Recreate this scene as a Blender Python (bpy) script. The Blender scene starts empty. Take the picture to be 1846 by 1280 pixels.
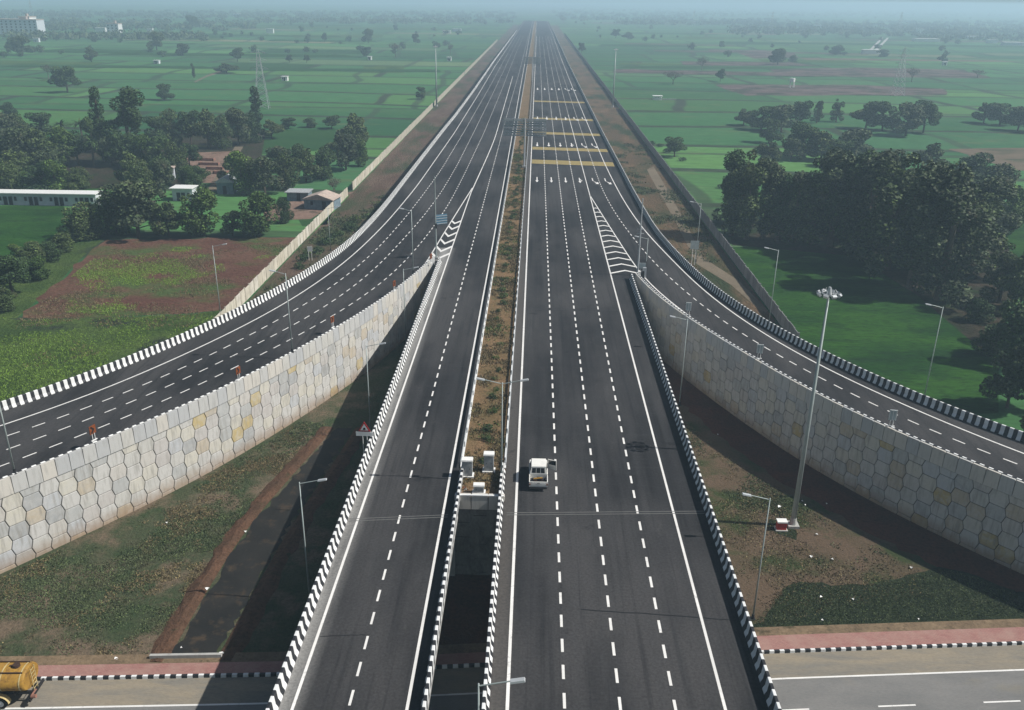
import bpy, bmesh, math, random
import numpy as np
from mathutils import Vector, Matrix, noise
random.seed(7)
SC = bpy.context.scene
COL = SC.collection
# ------------------------------------------------------------------ camera
F, CX, CY = 1575.0, 923.0, 640.0
_fw = np.array([47., -642., F]); _fw /= np.linalg.norm(_fw)
_dn = np.array([-55., 3860., F]); _dn -= _dn.dot(_fw) * _fw; _dn /= np.linalg.norm(_dn)
_rt = np.cross(_dn, _fw)
if _rt[0] < 0: _rt = -_rt
RM = np.array([_rt, _fw, -_dn])
CAM = np.array([0., 0., 49.])
DZ = 8.0                                   # height of the highway deck above the fields
def un(px, py, z=0.0):
    """the point of the level z that the photograph shows at (px, py)"""
    r = RM @ np.array([(px - CX) / F, (py - CY) / F, 1.0])
    t = (z - CAM[2]) / r[2]
    p = CAM + t * r
    return (float(p[0]), float(p[1]))
def ppm(x, y, z=0.0):
    v = RM.T @ (np.array([x, y, z]) - CAM)
    return F / v[2]
cam_d = bpy.data.cameras.new('camera'); cam = bpy.data.objects.new('camera', cam_d); COL.objects.link(cam)
cam_d.sensor_fit = 'HORIZONTAL'; cam_d.sensor_width = 36.0; cam_d.lens = 36.0 * F / 1846.0
cam_d.clip_start = 0.5; cam_d.clip_end = 60000.0
_r = RM @ np.array([1., 0, 0]); _u = RM @ np.array([0, -1., 0]); _b = RM @ np.array([0, 0, -1.])
cam.matrix_world = Matrix(((_r[0], _u[0], _b[0], CAM[0]), (_r[1], _u[1], _b[1], CAM[1]), (_r[2], _u[2], _b[2], CAM[2]), (0, 0, 0, 1)))
SC.camera = cam
# ------------------------------------------------------------------ sky, sun, exposure
SUN_EL, SUN_AZ = math.radians(46), math.radians(94)
w = bpy.data.worlds.new('World'); SC.world = w; w.use_nodes = True
nt = w.node_tree; bg = nt.nodes['Background']
sky = nt.nodes.new('ShaderNodeTexSky'); sky.sky_type = 'NISHITA'; sky.sun_disc = False
sky.sun_elevation = SUN_EL; sky.sun_rotation = SUN_AZ; sky.air_density = 1.2; sky.dust_density = 2.0
nt.links.new(sky.outputs[0], bg.inputs[0]); bg.inputs[1].default_value = 0.05
sl = bpy.data.lights.new('sun', 'SUN'); sl.energy = 5.0; sl.angle = math.radians(0.53); sl.color = (1.0, 0.965, 0.91)
so = bpy.data.objects.new('sun', sl); COL.objects.link(so)
sd = Vector((math.cos(SUN_EL) * math.sin(SUN_AZ), math.cos(SUN_EL) * math.cos(SUN_AZ), math.sin(SUN_EL)))
so.rotation_euler = sd.to_track_quat('Z', 'Y').to_euler(); so.location = (60, 0, 90)
SC.view_settings.view_transform = 'Standard'; SC.view_settings.look = 'None'
SC.view_settings.exposure = 0.30; SC.view_settings.gamma = 1.0; SC.view_settings.use_curve_mapping = False
SC.cycles.max_bounces = 5; SC.cycles.diffuse_bounces = 2; SC.cycles.glossy_bounces = 2
SC.cycles.volume_bounces = 1; SC.cycles.transparent_max_bounces = 6; SC.cycles.transmission_bounces = 2
SC.cycles.use_denoising = True

# ------------------------------------------------------------------ materials
M = {}
def _new(name):
    m = bpy.data.materials.new(name); m.use_nodes = True; M[name] = m
    b = m.node_tree.nodes['Principled BSDF']
    return m, m.node_tree, b
class NT:
    """small helper round a node tree"""
    def __init__(s, t): s.t = t; s.n = t.nodes; s.l = t.links
    def val(s, x, sock):
        if hasattr(x, 'links') or hasattr(x, 'is_output'): s.l.new(x, sock)
        else: sock.default_value = x
    def pos(s): return s.n.new('ShaderNodeNewGeometry').outputs['Position']
    def scale(s, v, sc, loc=(0, 0, 0), rot=0.0):
        m = s.n.new('ShaderNodeMapping'); s.l.new(v, m.inputs['Vector'])
        m.inputs['Scale'].default_value = sc; m.inputs['Location'].default_value = loc; m.inputs['Rotation'].default_value = (0, 0, rot)
        return m.outputs[0]
    def noise(s, v, sc, det=4, rough=.55, dist=0.0):
        m = s.n.new('ShaderNodeTexNoise'); s.l.new(v, m.inputs['Vector'])
        m.inputs['Scale'].default_value = sc; m.inputs['Detail'].default_value = det
        m.inputs['Roughness'].default_value = rough; m.inputs['Distortion'].default_value = dist
        return m.outputs[0]
    def ramp(s, f, stops, interp='LINEAR'):
        r = s.n.new('ShaderNodeValToRGB'); s.l.new(f, r.inputs[0]); e = r.color_ramp; e.interpolation = interp
        while len(e.elements) > 1: e.elements.remove(e.elements[-1])
        e.elements[0].position = stops[0][0]; e.elements[0].color = tuple(stops[0][1]) + (1,)
        for p, c in stops[1:]:
            q = e.elements.new(p); q.color = tuple(c) + (1,)
        return r.outputs[0]
    def step(s, f, a, b):
        m = s.n.new('ShaderNodeMapRange'); s.val(f, m.inputs[0]); m.inputs[1].default_value = a; m.inputs[2].default_value = b
        return m.outputs[0]
    def math(s, op, a, b=0.0):
        m = s.n.new('ShaderNodeMath'); m.operation = op; s.val(a, m.inputs[0]); s.val(b, m.inputs[1]); return m.outputs[0]
    def mix(s, f, a, b, mode='MIX'):
        m = s.n.new('ShaderNodeMix'); m.data_type = 'RGBA'; m.blend_type = mode
        s.val(f, m.inputs[0])
        for x, i in ((a, 6), (b, 7)):
            if hasattr(x, 'is_output'): s.l.new(x, m.inputs[i])
            else: m.inputs[i].default_value = tuple(x) + (1,)
        return m.outputs[2]
    def bump(s, h, st, dist, bsdf):
        m = s.n.new('ShaderNodeBump'); s.l.new(h, m.inputs['Height']); m.inputs['Strength'].default_value = st; m.inputs['Distance'].default_value = dist
        s.l.new(m.outputs[0], bsdf.inputs['Normal'])
    def xyz(s, v):
        m = s.n.new('ShaderNodeSeparateXYZ'); s.l.new(v, m.inputs[0]); return m.outputs
    def rnd(s): return s.n.new('ShaderNodeObjectInfo').outputs['Random']
def simple(name, col, rough=.7, metal=0.0, var=.15, sc=1.5, spec=.3, bump=0.0):
    m, t, b = _new(name); N = NT(t)
    p = N.pos(); n = N.noise(p, sc, 5)
    c = N.mix(N.step(n, .3, .7), tuple(x * (1 - var) for x in col), tuple(min(1, x * (1 + var)) for x in col))
    N.l.new(c, b.inputs['Base Color']); b.inputs['Roughness'].default_value = rough; b.inputs['Metallic'].default_value = metal
    b.inputs['Specular IOR Level'].default_value = spec
    if bump: N.bump(N.noise(p, sc * 8, 3), bump, .02, b)
    return m
def two(name, a, c, sc, lo=.4, hi=.6, third=None, sc3=.3, l3=.55, h3=.65, rough=.95, bump=.4, bd=.08, fine=6.0, fa=.25, stretch=(1, 1, 1)):
    """soil or grass: colours a and c in uneven patches, a third one over them, fine grain"""
    m, t, b = _new(name); N = NT(t); p = N.scale(N.pos(), stretch)
    n1 = N.noise(p, sc, 6, .62, .4)
    col = N.mix(N.step(n1, lo, hi), a, c)
    if third: col = N.mix(N.step(N.noise(N.scale(p, (1, 1, 1), (31, 17, 0)), sc3, 6, .65), l3, h3), col, third)
    f = N.noise(p, fine, 5, .7)
    col = N.mix(1.0, col, N.ramp(f, [(.25, (1 - fa * 1.6,) * 3), (.5, (1, 1, 1)), (.75, (1 + fa, 1 + fa, 1 + fa))]), 'MULTIPLY')
    N.l.new(col, b.inputs['Base Color']); b.inputs['Roughness'].default_value = rough; b.inputs['Specular IOR Level'].default_value = .08
    if bump: N.bump(f, bump, bd, b)
    return m
# asphalt of the highway
m, t, b = _new('asphalt'); N = NT(t); p = N.pos()
long_ = N.noise(N.scale(p, (1.2, .03, 1)), 1.0, 5, .6)
patch = N.noise(N.scale(p, (.10, .03, 1)), 1.0, 5, .6)
grain = N.noise(p, 5.0, 4, .7)
c = N.mix(N.step(long_, .3, .7), (.021, .0215, .0235), (.040, .040, .043))
c = N.mix(N.step(patch, .43, .60), c, (.068, .066, .067))
c = N.mix(N.math('MULTIPLY', N.step(N.noise(N.scale(p, (.25, 1.1, 1), (9, 4, 0)), 1.0, 6, .7), .50, .72), .45), c, (.058, .058, .060))
c = N.mix(N.math('MULTIPLY', N.step(N.noise(N.scale(p, (2.4, .05, 1), (5, 2, 0)), 1.0, 4, .6), .52, .70), .5), c, (.014, .015, .018))
c = N.mix(N.math('MULTIPLY', N.step(N.noise(N.scale(p, (.6, .25, 1)), 1.0, 6, .7, 1.0), .62, .80), .5), c, (.12, .115, .11))
X = N.xyz(p)
dl = N.math('ABSOLUTE', N.math('ADD', X[0], 15.3)); near = N.math('LESS_THAN', X[1], 150.0)
dust = N.math('MULTIPLY', N.math('MULTIPLY', N.step(dl, 1.9, .2), near), N.step(N.noise(N.scale(p, (1, .12, 1)), 1.2, 5), .15, .5))
c = N.mix(N.math('MULTIPLY', dust, .85), c, (.36, .355, .34))
dr = N.math('ABSOLUTE', N.math('ADD', X[0], 1.6)); c = N.mix(N.math('MULTIPLY', N.step(dr, 1.0, .2), .5), c, (.15, .135, .12))
X = N.xyz(p); tr_ = N.math('SINE', N.math('ADD', N.math('MULTIPLY', X[0], 3.62), .9)); inm = N.math('LESS_THAN', N.math('ABSOLUTE', X[0]), 15.0)
c = N.mix(N.math('MULTIPLY', N.math('MULTIPLY', N.step(tr_, -.1, .9), inm), N.math('MULTIPLY', N.step(N.noise(N.scale(p, (.5, .04, 1), (3, 8, 0)), 1.0, 4), .35, .65), .35)), c, (.060, .060, .062))
c = N.mix(N.math('MULTIPLY', N.step(N.noise(p, .42, 3, .6), .68, .74), .5), c, (.010, .010, .012))
c = N.mix(1.0, c, N.ramp(grain, [(.3, (.7, .7, .7)), (.7, (1.3, 1.3, 1.3))]), 'MULTIPLY')
N.l.new(c, b.inputs['Base Color']); b.inputs['Roughness'].default_value = .8; b.inputs['Specular IOR Level'].default_value = .12
N.bump(grain, .25, .02, b)
def paint(name, col, under, lo=.28, hi=.42):
    m, t, b = _new(name); N = NT(t); p = N.pos()
    n = N.noise(p, 2.2, 6, .75); n2 = N.noise(p, .35, 3)
    c = N.mix(N.step(n, lo, hi), under, col); c = N.mix(N.step(n2, .35, .65), c, tuple(x * .8 for x in col))
    c = N.mix(.35, c, col)
    N.l.new(c, b.inputs['Base Color']); b.inputs['Roughness'].default_value = .6
paint('paint_white', (.80, .79, .76), (.16, .16, .16), .30, .46)
paint('paint_yellow', (.56, .43, .14), (.22, .17, .09), .32, .55)
paint('barrier_white', (.80, .81, .80), (.36, .34, .31), .26, .46)
paint('barrier_black', (.018, .019, .024), (.13, .13, .125), .24, .44)
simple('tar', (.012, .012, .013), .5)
simple('joint_strip', (.15, .15, .145), .6)
simple('steel', (.55, .58, .60), .5, .15, .08)
simple('pole_grey', (.42, .48, .47), .5, .15, .08)
simple('dark_metal', (.05, .05, .055), .5, .5)
simple('black', (.012, .012, .013), .6)
simple('rubber', (.02, .02, .02), .85)
simple('sign_back', (.50, .57, .58), .5, 0)
simple('sign_blue', (.10, .22, .32), .4)
simple('sign_orange', (.25, .065, .015), .6, 0, .3, 9)
simple('sign_red', (.55, .03, .03), .4)
simple('white_paint', (.80, .80, .78), .4, 0, .08, 3)
simple('car_white', (.78, .77, .72), .3, 0, .06, 2, .5)
two('yellow_tank', (.46, .27, .055), (.36, .20, .045), 1.2, .35, .65, (.20, .11, .04), 2.2, .52, .68, .5, 0, 0, 7, .15)
simple('tank_pale', (.62, .50, .25), .45, 0, .25, 2)
simple('tank_dark', (.07, .04, .03), .6)
simple('glass_dark', (.02, .025, .03), .08, 0, .1, 1, .6)
simple('red_box', (.55, .04, .03), .5)
simple('roof_grey', (.42, .44, .45), .7, 0, .3, 3)
simple('roof_pink', (.52, .42, .36), .8, 0, .25, 1.5)
simple('wall_white', (.72, .75, .80), .8, 0, .12, .8)
simple('wall_blue', (.20, .27, .32), .8, 0, .3, 1.5)
simple('opening', (.02, .022, .025), .6)
simple('brick', (.30, .15, .11), .9, 0, .3, 2)
simple('net_green', (.03, .055, .02), .9, 0, .4, 3)
simple('skin', (.22, .11, .07), .6); simple('cloth', (.30, .05, .05), .8); simple('cloth_dark', (.03, .03, .05), .8); simple('hair', (.01, .01, .01), .7)
# concrete with stains
m, t, b = _new('concrete'); N = NT(t); p = N.pos()
c = N.mix(N.step(N.noise(p, .8, 6, .65), .3, .7), (.40, .40, .385), (.55, .54, .51))
c = N.mix(N.math('MULTIPLY', N.step(N.noise(N.scale(p, (2.5, 2.5, .35)), 1.0, 5, .6), .52, .75), .5), c, (.25, .24, .22))
N.l.new(c, b.inputs['Base Color']); b.inputs['Roughness'].default_value = .85
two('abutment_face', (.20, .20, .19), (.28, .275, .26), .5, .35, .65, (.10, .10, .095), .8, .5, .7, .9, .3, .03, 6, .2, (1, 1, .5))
simple('wall_joint', (.12, .11, .095), .95, 0, .3, 1)
# cast facing panels: every panel its own tint
m, t, b = _new('facing_panel'); N = NT(t); p = N.pos(); r = N.rnd()
base = N.ramp(r, [(0, (.62, .61, .57)), (.16, (.50, .51, .50)), (.30, (.67, .64, .55)), (.44, (.58, .55, .52)), (.56, (.65, .64, .61)), (.70, (.56, .58, .60)), (.80, (.58, .50, .38)), (.87, (.58, .46, .22)), (.91, (.44, .45, .45)), (.95, (.63, .60, .55))], 'CONSTANT')
bl = N.noise(p, 1.1, 6, .65, .8); st = N.noise(N.scale(p, (3, 3, .4)), 1.0, 5, .6)
c = N.mix(N.math('MULTIPLY', N.step(bl, .42, .68), .55), base, (.66, .65, .62))
c = N.mix(N.math('MULTIPLY', N.step(st, .48, .68), .6), c, (.30, .285, .25))
c = N.mix(N.math('MULTIPLY', N.step(N.noise(p, 2.6, 5, .75), .50, .72), .35), c, (.40, .39, .36))
Z = N.xyz(p)[2]; foot = N.math('MULTIPLY', N.step(N.math('ADD', Z, N.math('MULTIPLY', bl, 1.6)), 2.4, .9), .75)
c = N.mix(foot, c, (.33, .22, .13))
N.l.new(c, b.inputs['Base Color']); b.inputs['Roughness'].default_value = .88; N.bump(N.noise(p, 9, 4), .25, .02, b)
# coping and cream wall
m, t, b = _new('coping'); N = NT(t); p = N.pos(); r = N.rnd()
c = N.ramp(r, [(0, (.60, .59, .55)), (.25, (.52, .53, .53)), (.5, (.65, .62, .56)), (.75, (.57, .57, .55))], 'CONSTANT')
c = N.mix(N.math('MULTIPLY', N.step(N.noise(N.scale(p, (3, 3, .5)), 1.2, 5), .5, .75), .5), c, (.30, .29, .27))
N.l.new(c, b.inputs['Base Color']); b.inputs['Roughness'].default_value = .85
m, t, b = _new('cream_wall'); N = NT(t); p = N.pos(); r = N.rnd()
c = N.ramp(r, [(0, (.66, .61, .49)), (.3, (.74, .69, .57)), (.6, (.60, .56, .46)), (.85, (.76, .72, .62))], 'CONSTANT')
c = N.mix(N.math('MULTIPLY', N.step(N.noise(N.scale(p, (1, .6, .3)), 1.6, 6, .7), .45, .72), .6), c, (.25, .22, .17))
N.l.new(c, b.inputs['Base Color']); b.inputs['Roughness'].default_value = .9
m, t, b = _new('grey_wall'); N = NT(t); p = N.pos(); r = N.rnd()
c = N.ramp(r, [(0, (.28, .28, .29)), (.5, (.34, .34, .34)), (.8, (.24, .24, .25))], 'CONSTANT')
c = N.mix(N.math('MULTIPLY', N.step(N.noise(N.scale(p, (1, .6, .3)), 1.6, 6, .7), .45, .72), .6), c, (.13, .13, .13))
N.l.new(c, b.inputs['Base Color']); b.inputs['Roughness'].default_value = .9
# cross road surfaces
two('old_asphalt', (.20, .20, .195), (.25, .245, .235), .35, .35, .65, (.26, .24, .20), .25, .56, .72, .85, .15, .02, 8, .12, (.4, 1.4, 1))
two('road_dust', (.33, .285, .215), (.24, .225, .195), .5, .4, .65, (.17, .16, .15), .35, .6, .75, .95, .2, .03, 7, .15, (.35, 1.5, 1))
m, t, b = _new('pink_paving'); N = NT(t); p = N.pos()
br = N.n.new('ShaderNodeTexBrick'); N.l.new(p, br.inputs['Vector']); br.inputs['Scale'].default_value = 1.0
br.inputs['Color1'].default_value = (.34, .15, .13, 1); br.inputs['Color2'].default_value = (.42, .21, .18, 1); br.inputs['Mortar'].default_value = (.2, .12, .1, 1)
br.inputs['Brick Width'].default_value = .24; br.inputs['Row Height'].default_value = .12; br.inputs['Mortar Size'].default_value = .008
c = N.mix(N.math('MULTIPLY', N.step(N.noise(p, .7, 6, .7), .4, .7), .75), br.outputs[0], (.42, .27, .22))
c = N.mix(N.math('MULTIPLY', N.step(N.noise(p, 2.5, 4, .7), .55, .75), .3), c, (.25, .16, .13))
N.l.new(c, b.inputs['Base Color']); b.inputs['Roughness'].default_value = .9
# ground covers
two('verge_left', (.055, .082, .038), (.095, .100, .058), .35, .38, .62, (.19, .145, .10), .13, .49, .60, bump=.9, bd=.25, fine=3.5, fa=.35)
two('verge_right', (.135, .095, .064), (.105, .080, .050), .18, .42, .62, (.050, .066, .026), .13, .50, .60, bump=.8, bd=.15, fine=4, fa=.3)
two('red_soil', (.125, .045, .030), (.085, .038, .028), .3, .35, .65, None, bump=.9, bd=.2, fine=3, fa=.35)
two('ditch_bank', (.15, .082, .052), (.10, .062, .040), .4, .35, .65, (.06, .06, .03), .5, .6, .7, bump=.9, bd=.25, fine=3, fa=.35)
two('ditch_mud', (.022, .022, .021), (.034, .032, .029), .3, .35, .65, (.075, .055, .038), .6, .54, .66, rough=.6, bump=.1, bd=.02, fine=5, fa=.12)
two('sand_strip', (.26, .19, .12), (.18, .13, .085), .6, .35, .65, (.07, .06, .035), .5, .6, .7, bump=.6, bd=.1, fine=4, fa=.3)
two('dark_grass', (.024, .036, .018), (.040, .054, .026), .8, .35, .65, (.09, .085, .06), 1.3, .66, .72, bump=1.0, bd=.3, fine=4, fa=.5)
two('median_soil', (.24, .155, .085), (.165, .12, .060), .35, .38, .62, (.075, .095, .035), .22, .58, .68, bump=.8, bd=.2, fine=3.5, fa=.4)
two('verge_strip_left', (.115, .074, .054), (.165, .118, .088), .10, .38, .62, (.062, .074, .036), .07, .46, .60, bump=.8, bd=.4, fine=1.6, fa=.35, stretch=(1.6, .4, 1))
two('verge_strip_right', (.110, .078, .046), (.175, .115, .068), .08, .42, .66, (.040, .056, .024), .07, .48, .62, bump=.8, bd=.4, fine=1.5, fa=.4, stretch=(1.4, .5, 1))
two('fallow', (.130, .062, .045), (.165, .090, .062), .12, .4, .6, (.085, .125, .040), .075, .50, .62, bump=1.0, bd=.4, fine=1.6, fa=.4, stretch=(.7, 1.1, 1))
two('weeds', (.060, .105, .028), (.105, .160, .042), .12, .4, .6, (.030, .034, .036), .06, .55, .64, bump=1.0, bd=.6, fine=1.8, fa=.5)
two('bright_field', (.014, .058, .010), (.032, .100, .014), .09, .40, .60, (.012, .040, .012), .13, .52, .68, bump=.8, bd=.35, fine=1.3, fa=.42, stretch=(.5, 1.2, 1))
two('green_field', (.022, .075, .022), (.035, .095, .028), .03, .35, .65, (.05, .09, .03), .03, .6, .75, bump=.4, bd=.3, fine=.8, fa=.2, stretch=(.4, 1.2, 1))
two('stubble', (.13, .09, .085), (.18, .135, .12), .05, .40, .6, (.05, .055, .035), .06, .48, .56, bump=.6, bd=.5, fine=.3, fa=.5, stretch=(.6, 1.5, 1))
two('bare_field', (.15, .115, .08), (.19, .145, .10), .04, .35, .65, (.06, .075, .035), .05, .52, .62, bump=.4, bd=.3, fine=.6, fa=.2, stretch=(.5, 1.5, 1))
two('lime_field', (.055, .115, .026), (.08, .135, .034), .05, .35, .65, (.03, .08, .025), .06, .52, .62, bump=.4, bd=.3, fine=.6, fa=.2)
two('crop_rows', (.020, .070, .018), (.034, .098, .022), .05, .35, .65, None, bump=.4, bd=.3, fine=.8, fa=.4, stretch=(.15, 2.2, 1))
two('wood_floor', (.030, .030, .018), (.060, .045, .030), .12, .35, .65, (.022, .04, .014), .1, .5, .6, bump=1, bd=.4, fine=1.2, fa=.5)
two('yard_soil', (.20, .13, .095), (.27, .18, .14), .12, .35, .6, (.06, .055, .035), .1, .55, .65, bump=.6, bd=.3, fine=1.0, fa=.35)
two('track', (.22, .18, .13), (.17, .14, .10), .2, .35, .65, None, bump=.3, bd=.1, fine=2, fa=.2)
# the plain: irregular plots parted by dark bunds
m, t, b = _new('farmland'); N = NT(t); p = N.pos()
wob = N.noise(p, .004, 3)
wb = N.n.new('ShaderNodeVectorMath'); wb.operation = 'MULTIPLY_ADD'; N.l.new(wob, wb.inputs[0]); wb.inputs[1].default_value = (70, 46, 0); N.l.new(p, wb.inputs[2])
def plots(wd, ht, sc_rot, seedloc, stops, mort):
    br = N.n.new('ShaderNodeTexBrick'); N.l.new(N.scale(wb.outputs[0], (1, 1, 1), seedloc, sc_rot), br.inputs['Vector'])
    br.inputs['Scale'].default_value = 1.0; br.inputs['Color1'].default_value = (0, 0, 0, 1); br.inputs['Color2'].default_value = (1, 1, 1, 1)
    br.inputs['Mortar'].default_value = (.5, .5, .5, 1); br.inputs['Mortar Size'].default_value = mort * 3.0; br.inputs['Mortar Smooth'].default_value = .6; br.inputs['Brick Width'].default_value = wd; br.inputs['Row Height'].default_value = ht
    br.offset = .37; br.offset_frequency = 3; br.squash = 1.6; br.squash_frequency = 2
    return N.ramp(br.outputs[0], stops), br.outputs[1]
ca, ma = plots(150, 52, .05, (13, 7, 0), [(0, (.024, .088, .034)), (.22, (.038, .120, .038)), (.40, (.028, .094, .036)), (.55, (.058, .142, .040)), (.68, (.032, .106, .040)), (.80, (.070, .165, .046)), (.88, (.026, .112, .042)), (.95, (.100, .150, .066)), (1, (.16, .13, .09))], 1.3)
cb, mb = plots(58, 120, -.04, (3, 31, 0), [(0, (.68, .74, .74)), (.5, (1, 1, 1)), (1, (1.3, 1.2, 1.1))], 1.0)
c = N.mix(1.0, ca, cb, 'MULTIPLY')
c = N.mix(N.math('MULTIPLY', N.step(N.noise(N.scale(p, (.6, 1.6, 1)), .02, 6, .65), .5, .75), .5), c, (.070, .130, .048))
c = N.mix(N.math('MULTIPLY', N.math('MAXIMUM', ma, N.math('MULTIPLY', mb, .7)), .9), c, (.026, .034, .022))
f = N.noise(N.scale(p, (.4, 1.6, 1)), .35, 7, .8)
c = N.mix(1.0, c, N.ramp(f, [(.3, (.62, .62, .62)), (.7, (1.38, 1.38, 1.38))]), 'MULTIPLY')
c = N.mix(N.math('MULTIPLY', N.step(N.noise(N.scale(p, (.8, 1.5, 1), (50, 20, 0)), .055, 5, .7), .56, .66), .55), c, (.085, .105, .045))
N.l.new(c, b.inputs['Base Color']); b.inputs['Roughness'].default_value = .95; b.inputs['Specular IOR Level'].default_value = .1
# foliage
def leaf(name, a, c, dry=None):   # leaves and blades
    m, t, b = _new(name); N = NT(t); p = N.pos(); r = N.rnd()
    n = N.noise(p, .9, 4, .7); k = N.math('ADD', N.math('MULTIPLY', n, .7), N.math('MULTIPLY', r, .3))
    col = N.mix(N.step(k, .3, .75), a, c)
    isl = N.n.new('ShaderNodeNewGeometry').outputs['Random Per Island']
    col = N.mix(1.0, col, N.ramp(isl, [(0, (.5, .5, .52)), (.55, (.9, .92, .9)), (.85, (1.35, 1.4, 1.2)), (1, (1.8, 1.85, 1.45))]), 'MULTIPLY')
    if dry: col = N.mix(N.math('MULTIPLY', N.step(N.noise(p, .35, 3), .55, .7), .5), col, dry)
    N.l.new(col, b.inputs['Base Color']); b.inputs['Roughness'].default_value = .7; b.inputs['Specular IOR Level'].default_value = .2
leaf('leaf_dark', (.022, .044, .018), (.060, .098, .034))
leaf('leaf_olive', (.034, .056, .022), (.090, .122, .042), (.085, .070, .038))
leaf('leaf_green', (.032, .062, .016), (.095, .150, .034))
leaf('leaf_grey', (.034, .050, .028), (.080, .104, .052), (.09, .075, .05))
leaf('leaf_bare', (.060, .052, .042), (.095, .080, .062))
leaf('leaf_weed', (.10, .17, .03), (.19, .29, .05))
leaf('leaf_grass', (.055, .076, .036), (.095, .115, .058), (.12, .10, .06))
leaf('leaf_dry', (.135, .105, .060), (.20, .155, .092), (.05, .07, .025))
simple('bark', (.085, .065, .048), .9, 0, .3, 3)
simple('bark_pale', (.15, .125, .10), .9, 0, .3, 3)

# ------------------------------------------------------------------ mesh helpers
class MB:
    def __init__(s): s.v = []; s.f = []; s.m = []
    def face(s, idx, mi=0): s.f.append(tuple(idx)); s.m.append(mi)
    def quad(s, a, b, c, d, mi=0):
        n = len(s.v); s.v += [tuple(a), tuple(b), tuple(c), tuple(d)]; s.face((n, n + 1, n + 2, n + 3), mi)
    def poly(s, pts, mi=0):
        n = len(s.v); s.v += [tuple(p) for p in pts]; s.face(range(n, n + len(pts)), mi)
    def box(s, x0, x1, y0, y1, z0, z1, mi=0, M4=None, taper=0.0):
        t = taper
        P = [(x0, y0, z0), (x1, y0, z0), (x1, y1, z0), (x0, y1, z0), (x0 + t, y0 + t, z1), (x1 - t, y0 + t, z1), (x1 - t, y1 - t, z1), (x0 + t, y1 - t, z1)]
        if M4 is not None: P = [tuple(M4 @ Vector(p)) for p in P]
        n = len(s.v); s.v += P
        for q in ((0, 3, 2, 1), (4, 5, 6, 7), (0, 1, 5, 4), (1, 2, 6, 5), (2, 3, 7, 6), (3, 0, 4, 7)): s.face([n + i for i in q], mi)
    def tube(s, a, b, r0, r1=None, k=8, mi=0, cap=True):
        a, b = Vector(a), Vector(b); r1 = r0 if r1 is None else r1
        d = (b - a).normalized(); u = d.orthogonal().normalized(); w_ = d.cross(u); n = len(s.v)
        for c_, r in ((a, r0), (b, r1)):
            for i in range(k):
                an = 2 * math.pi * i / k; s.v.append(tuple(c_ + (u * math.cos(an) + w_ * math.sin(an)) * r))
        for i in range(k): s.face((n + i, n + (i + 1) % k, n + k + (i + 1) % k, n + k + i), mi)
        if cap: s.face([n + k - 1 - i for i in range(k)], mi); s.face([n + k + i for i in range(k)], mi)
    def prism(s, pts, y0, y1, mi=0):
        """outline in x,z pushed along y"""
        n = len(s.v); k = len(pts)
        s.v += [(x, y0, z) for x, z in pts] + [(x, y1, z) for x, z in pts]
        s.face([n + i for i in range(k)], mi); s.face([n + 2 * k - 1 - i for i in range(k)], mi)
        for i in range(k): s.face((n + i, n + k + i, n + k + (i + 1) % k, n + (i + 1) % k), mi)
    def mesh(s, name, mats, smooth=False):
        me = bpy.data.meshes.new(name); me.from_pydata(s.v, [], s.f)
        for x in (mats if isinstance(mats, (list, tuple)) else [mats]): me.materials.append(M[x])
        me.polygons.foreach_set('material_index', s.m)
        if smooth: me.polygons.foreach_set('use_smooth', [True] * len(s.f))
        me.update(); return me
    def build(s, name, mats, parent=None, smooth=False, loc=None):
        o = bpy.data.objects.new(name, s.mesh(name, mats, smooth)); COL.objects.link(o)
        if parent: o.parent = parent
        if loc: o.location = loc
        return o
def tag(o, label=None, cat=None, group=None, kind=None):
    if label: o['label'] = label
    if cat: o['category'] = cat
    if group: o['group'] = group
    if kind: o['kind'] = kind
    return o
def thing(name, loc, rz, label, cat, group=None):
    o = bpy.data.objects.new(name, None); COL.objects.link(o); o.location = loc; o.rotation_euler = (0, 0, rz)
    o.empty_display_size = .3
    return tag(o, label, cat, group)
def struct(mb, name, mats, parent=None):
    o = mb.build(name, mats, parent)
    if not parent: o['kind'] = 'structure'
    return o
def dup(root, loc, rz=0.0, sc=None, label=None, group=None):
    r = root.copy(); COL.objects.link(r); r.location = loc; r.rotation_euler = (0, 0, rz)
    if sc: r.scale = (sc, sc, sc) if not isinstance(sc, tuple) else sc
    if label: r['label'] = label
    if group: r['group'] = group
    for ch in list(root.children):
        c_ = ch.copy(); COL.objects.link(c_); c_.parent = r
        for g in list(ch.children):
            d_ = g.copy(); COL.objects.link(d_); d_.parent = c_
    return r
# curves in plan
def resample(pts, step):
    P = [np.array(p, float) for p in pts]; seg = [np.linalg.norm(P[i + 1] - P[i]) for i in range(len(P) - 1)]
    L = sum(seg); n = max(2, int(round(L / step))); out = []; i = 0; acc = 0
    for k in range(n + 1):
        s = L * k / n
        while i < len(seg) - 1 and acc + seg[i] < s: acc += seg[i]; i += 1
        u = (s - acc) / seg[i] if seg[i] else 0
        out.append(P[i] + (P[i + 1] - P[i]) * min(1, max(0, u)))
    return out
def smooth(pts, step=1.0, win=7, it=3):
    P = resample(pts, step)
    for _ in range(it):
        Q = list(P)
        for i in range(1, len(P) - 1):
            k = min(win, i, len(P) - 1 - i)
            Q[i] = sum(P[i - k:i + k + 1]) / (2 * k + 1)
        P = Q
    return P
def normals(P):
    out = []
    for i in range(len(P)):
        a = P[max(0, i - 1)]; b_ = P[min(len(P) - 1, i + 1)]; d = (b_ - a) / (np.linalg.norm(b_ - a) + 1e-9)
        out.append(np.array([d[1], -d[0]]))       # right-hand side
    return out
def offset(P, d):
    N_ = normals(P); return [P[i] + N_[i] * d for i in range(len(P))]
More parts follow.
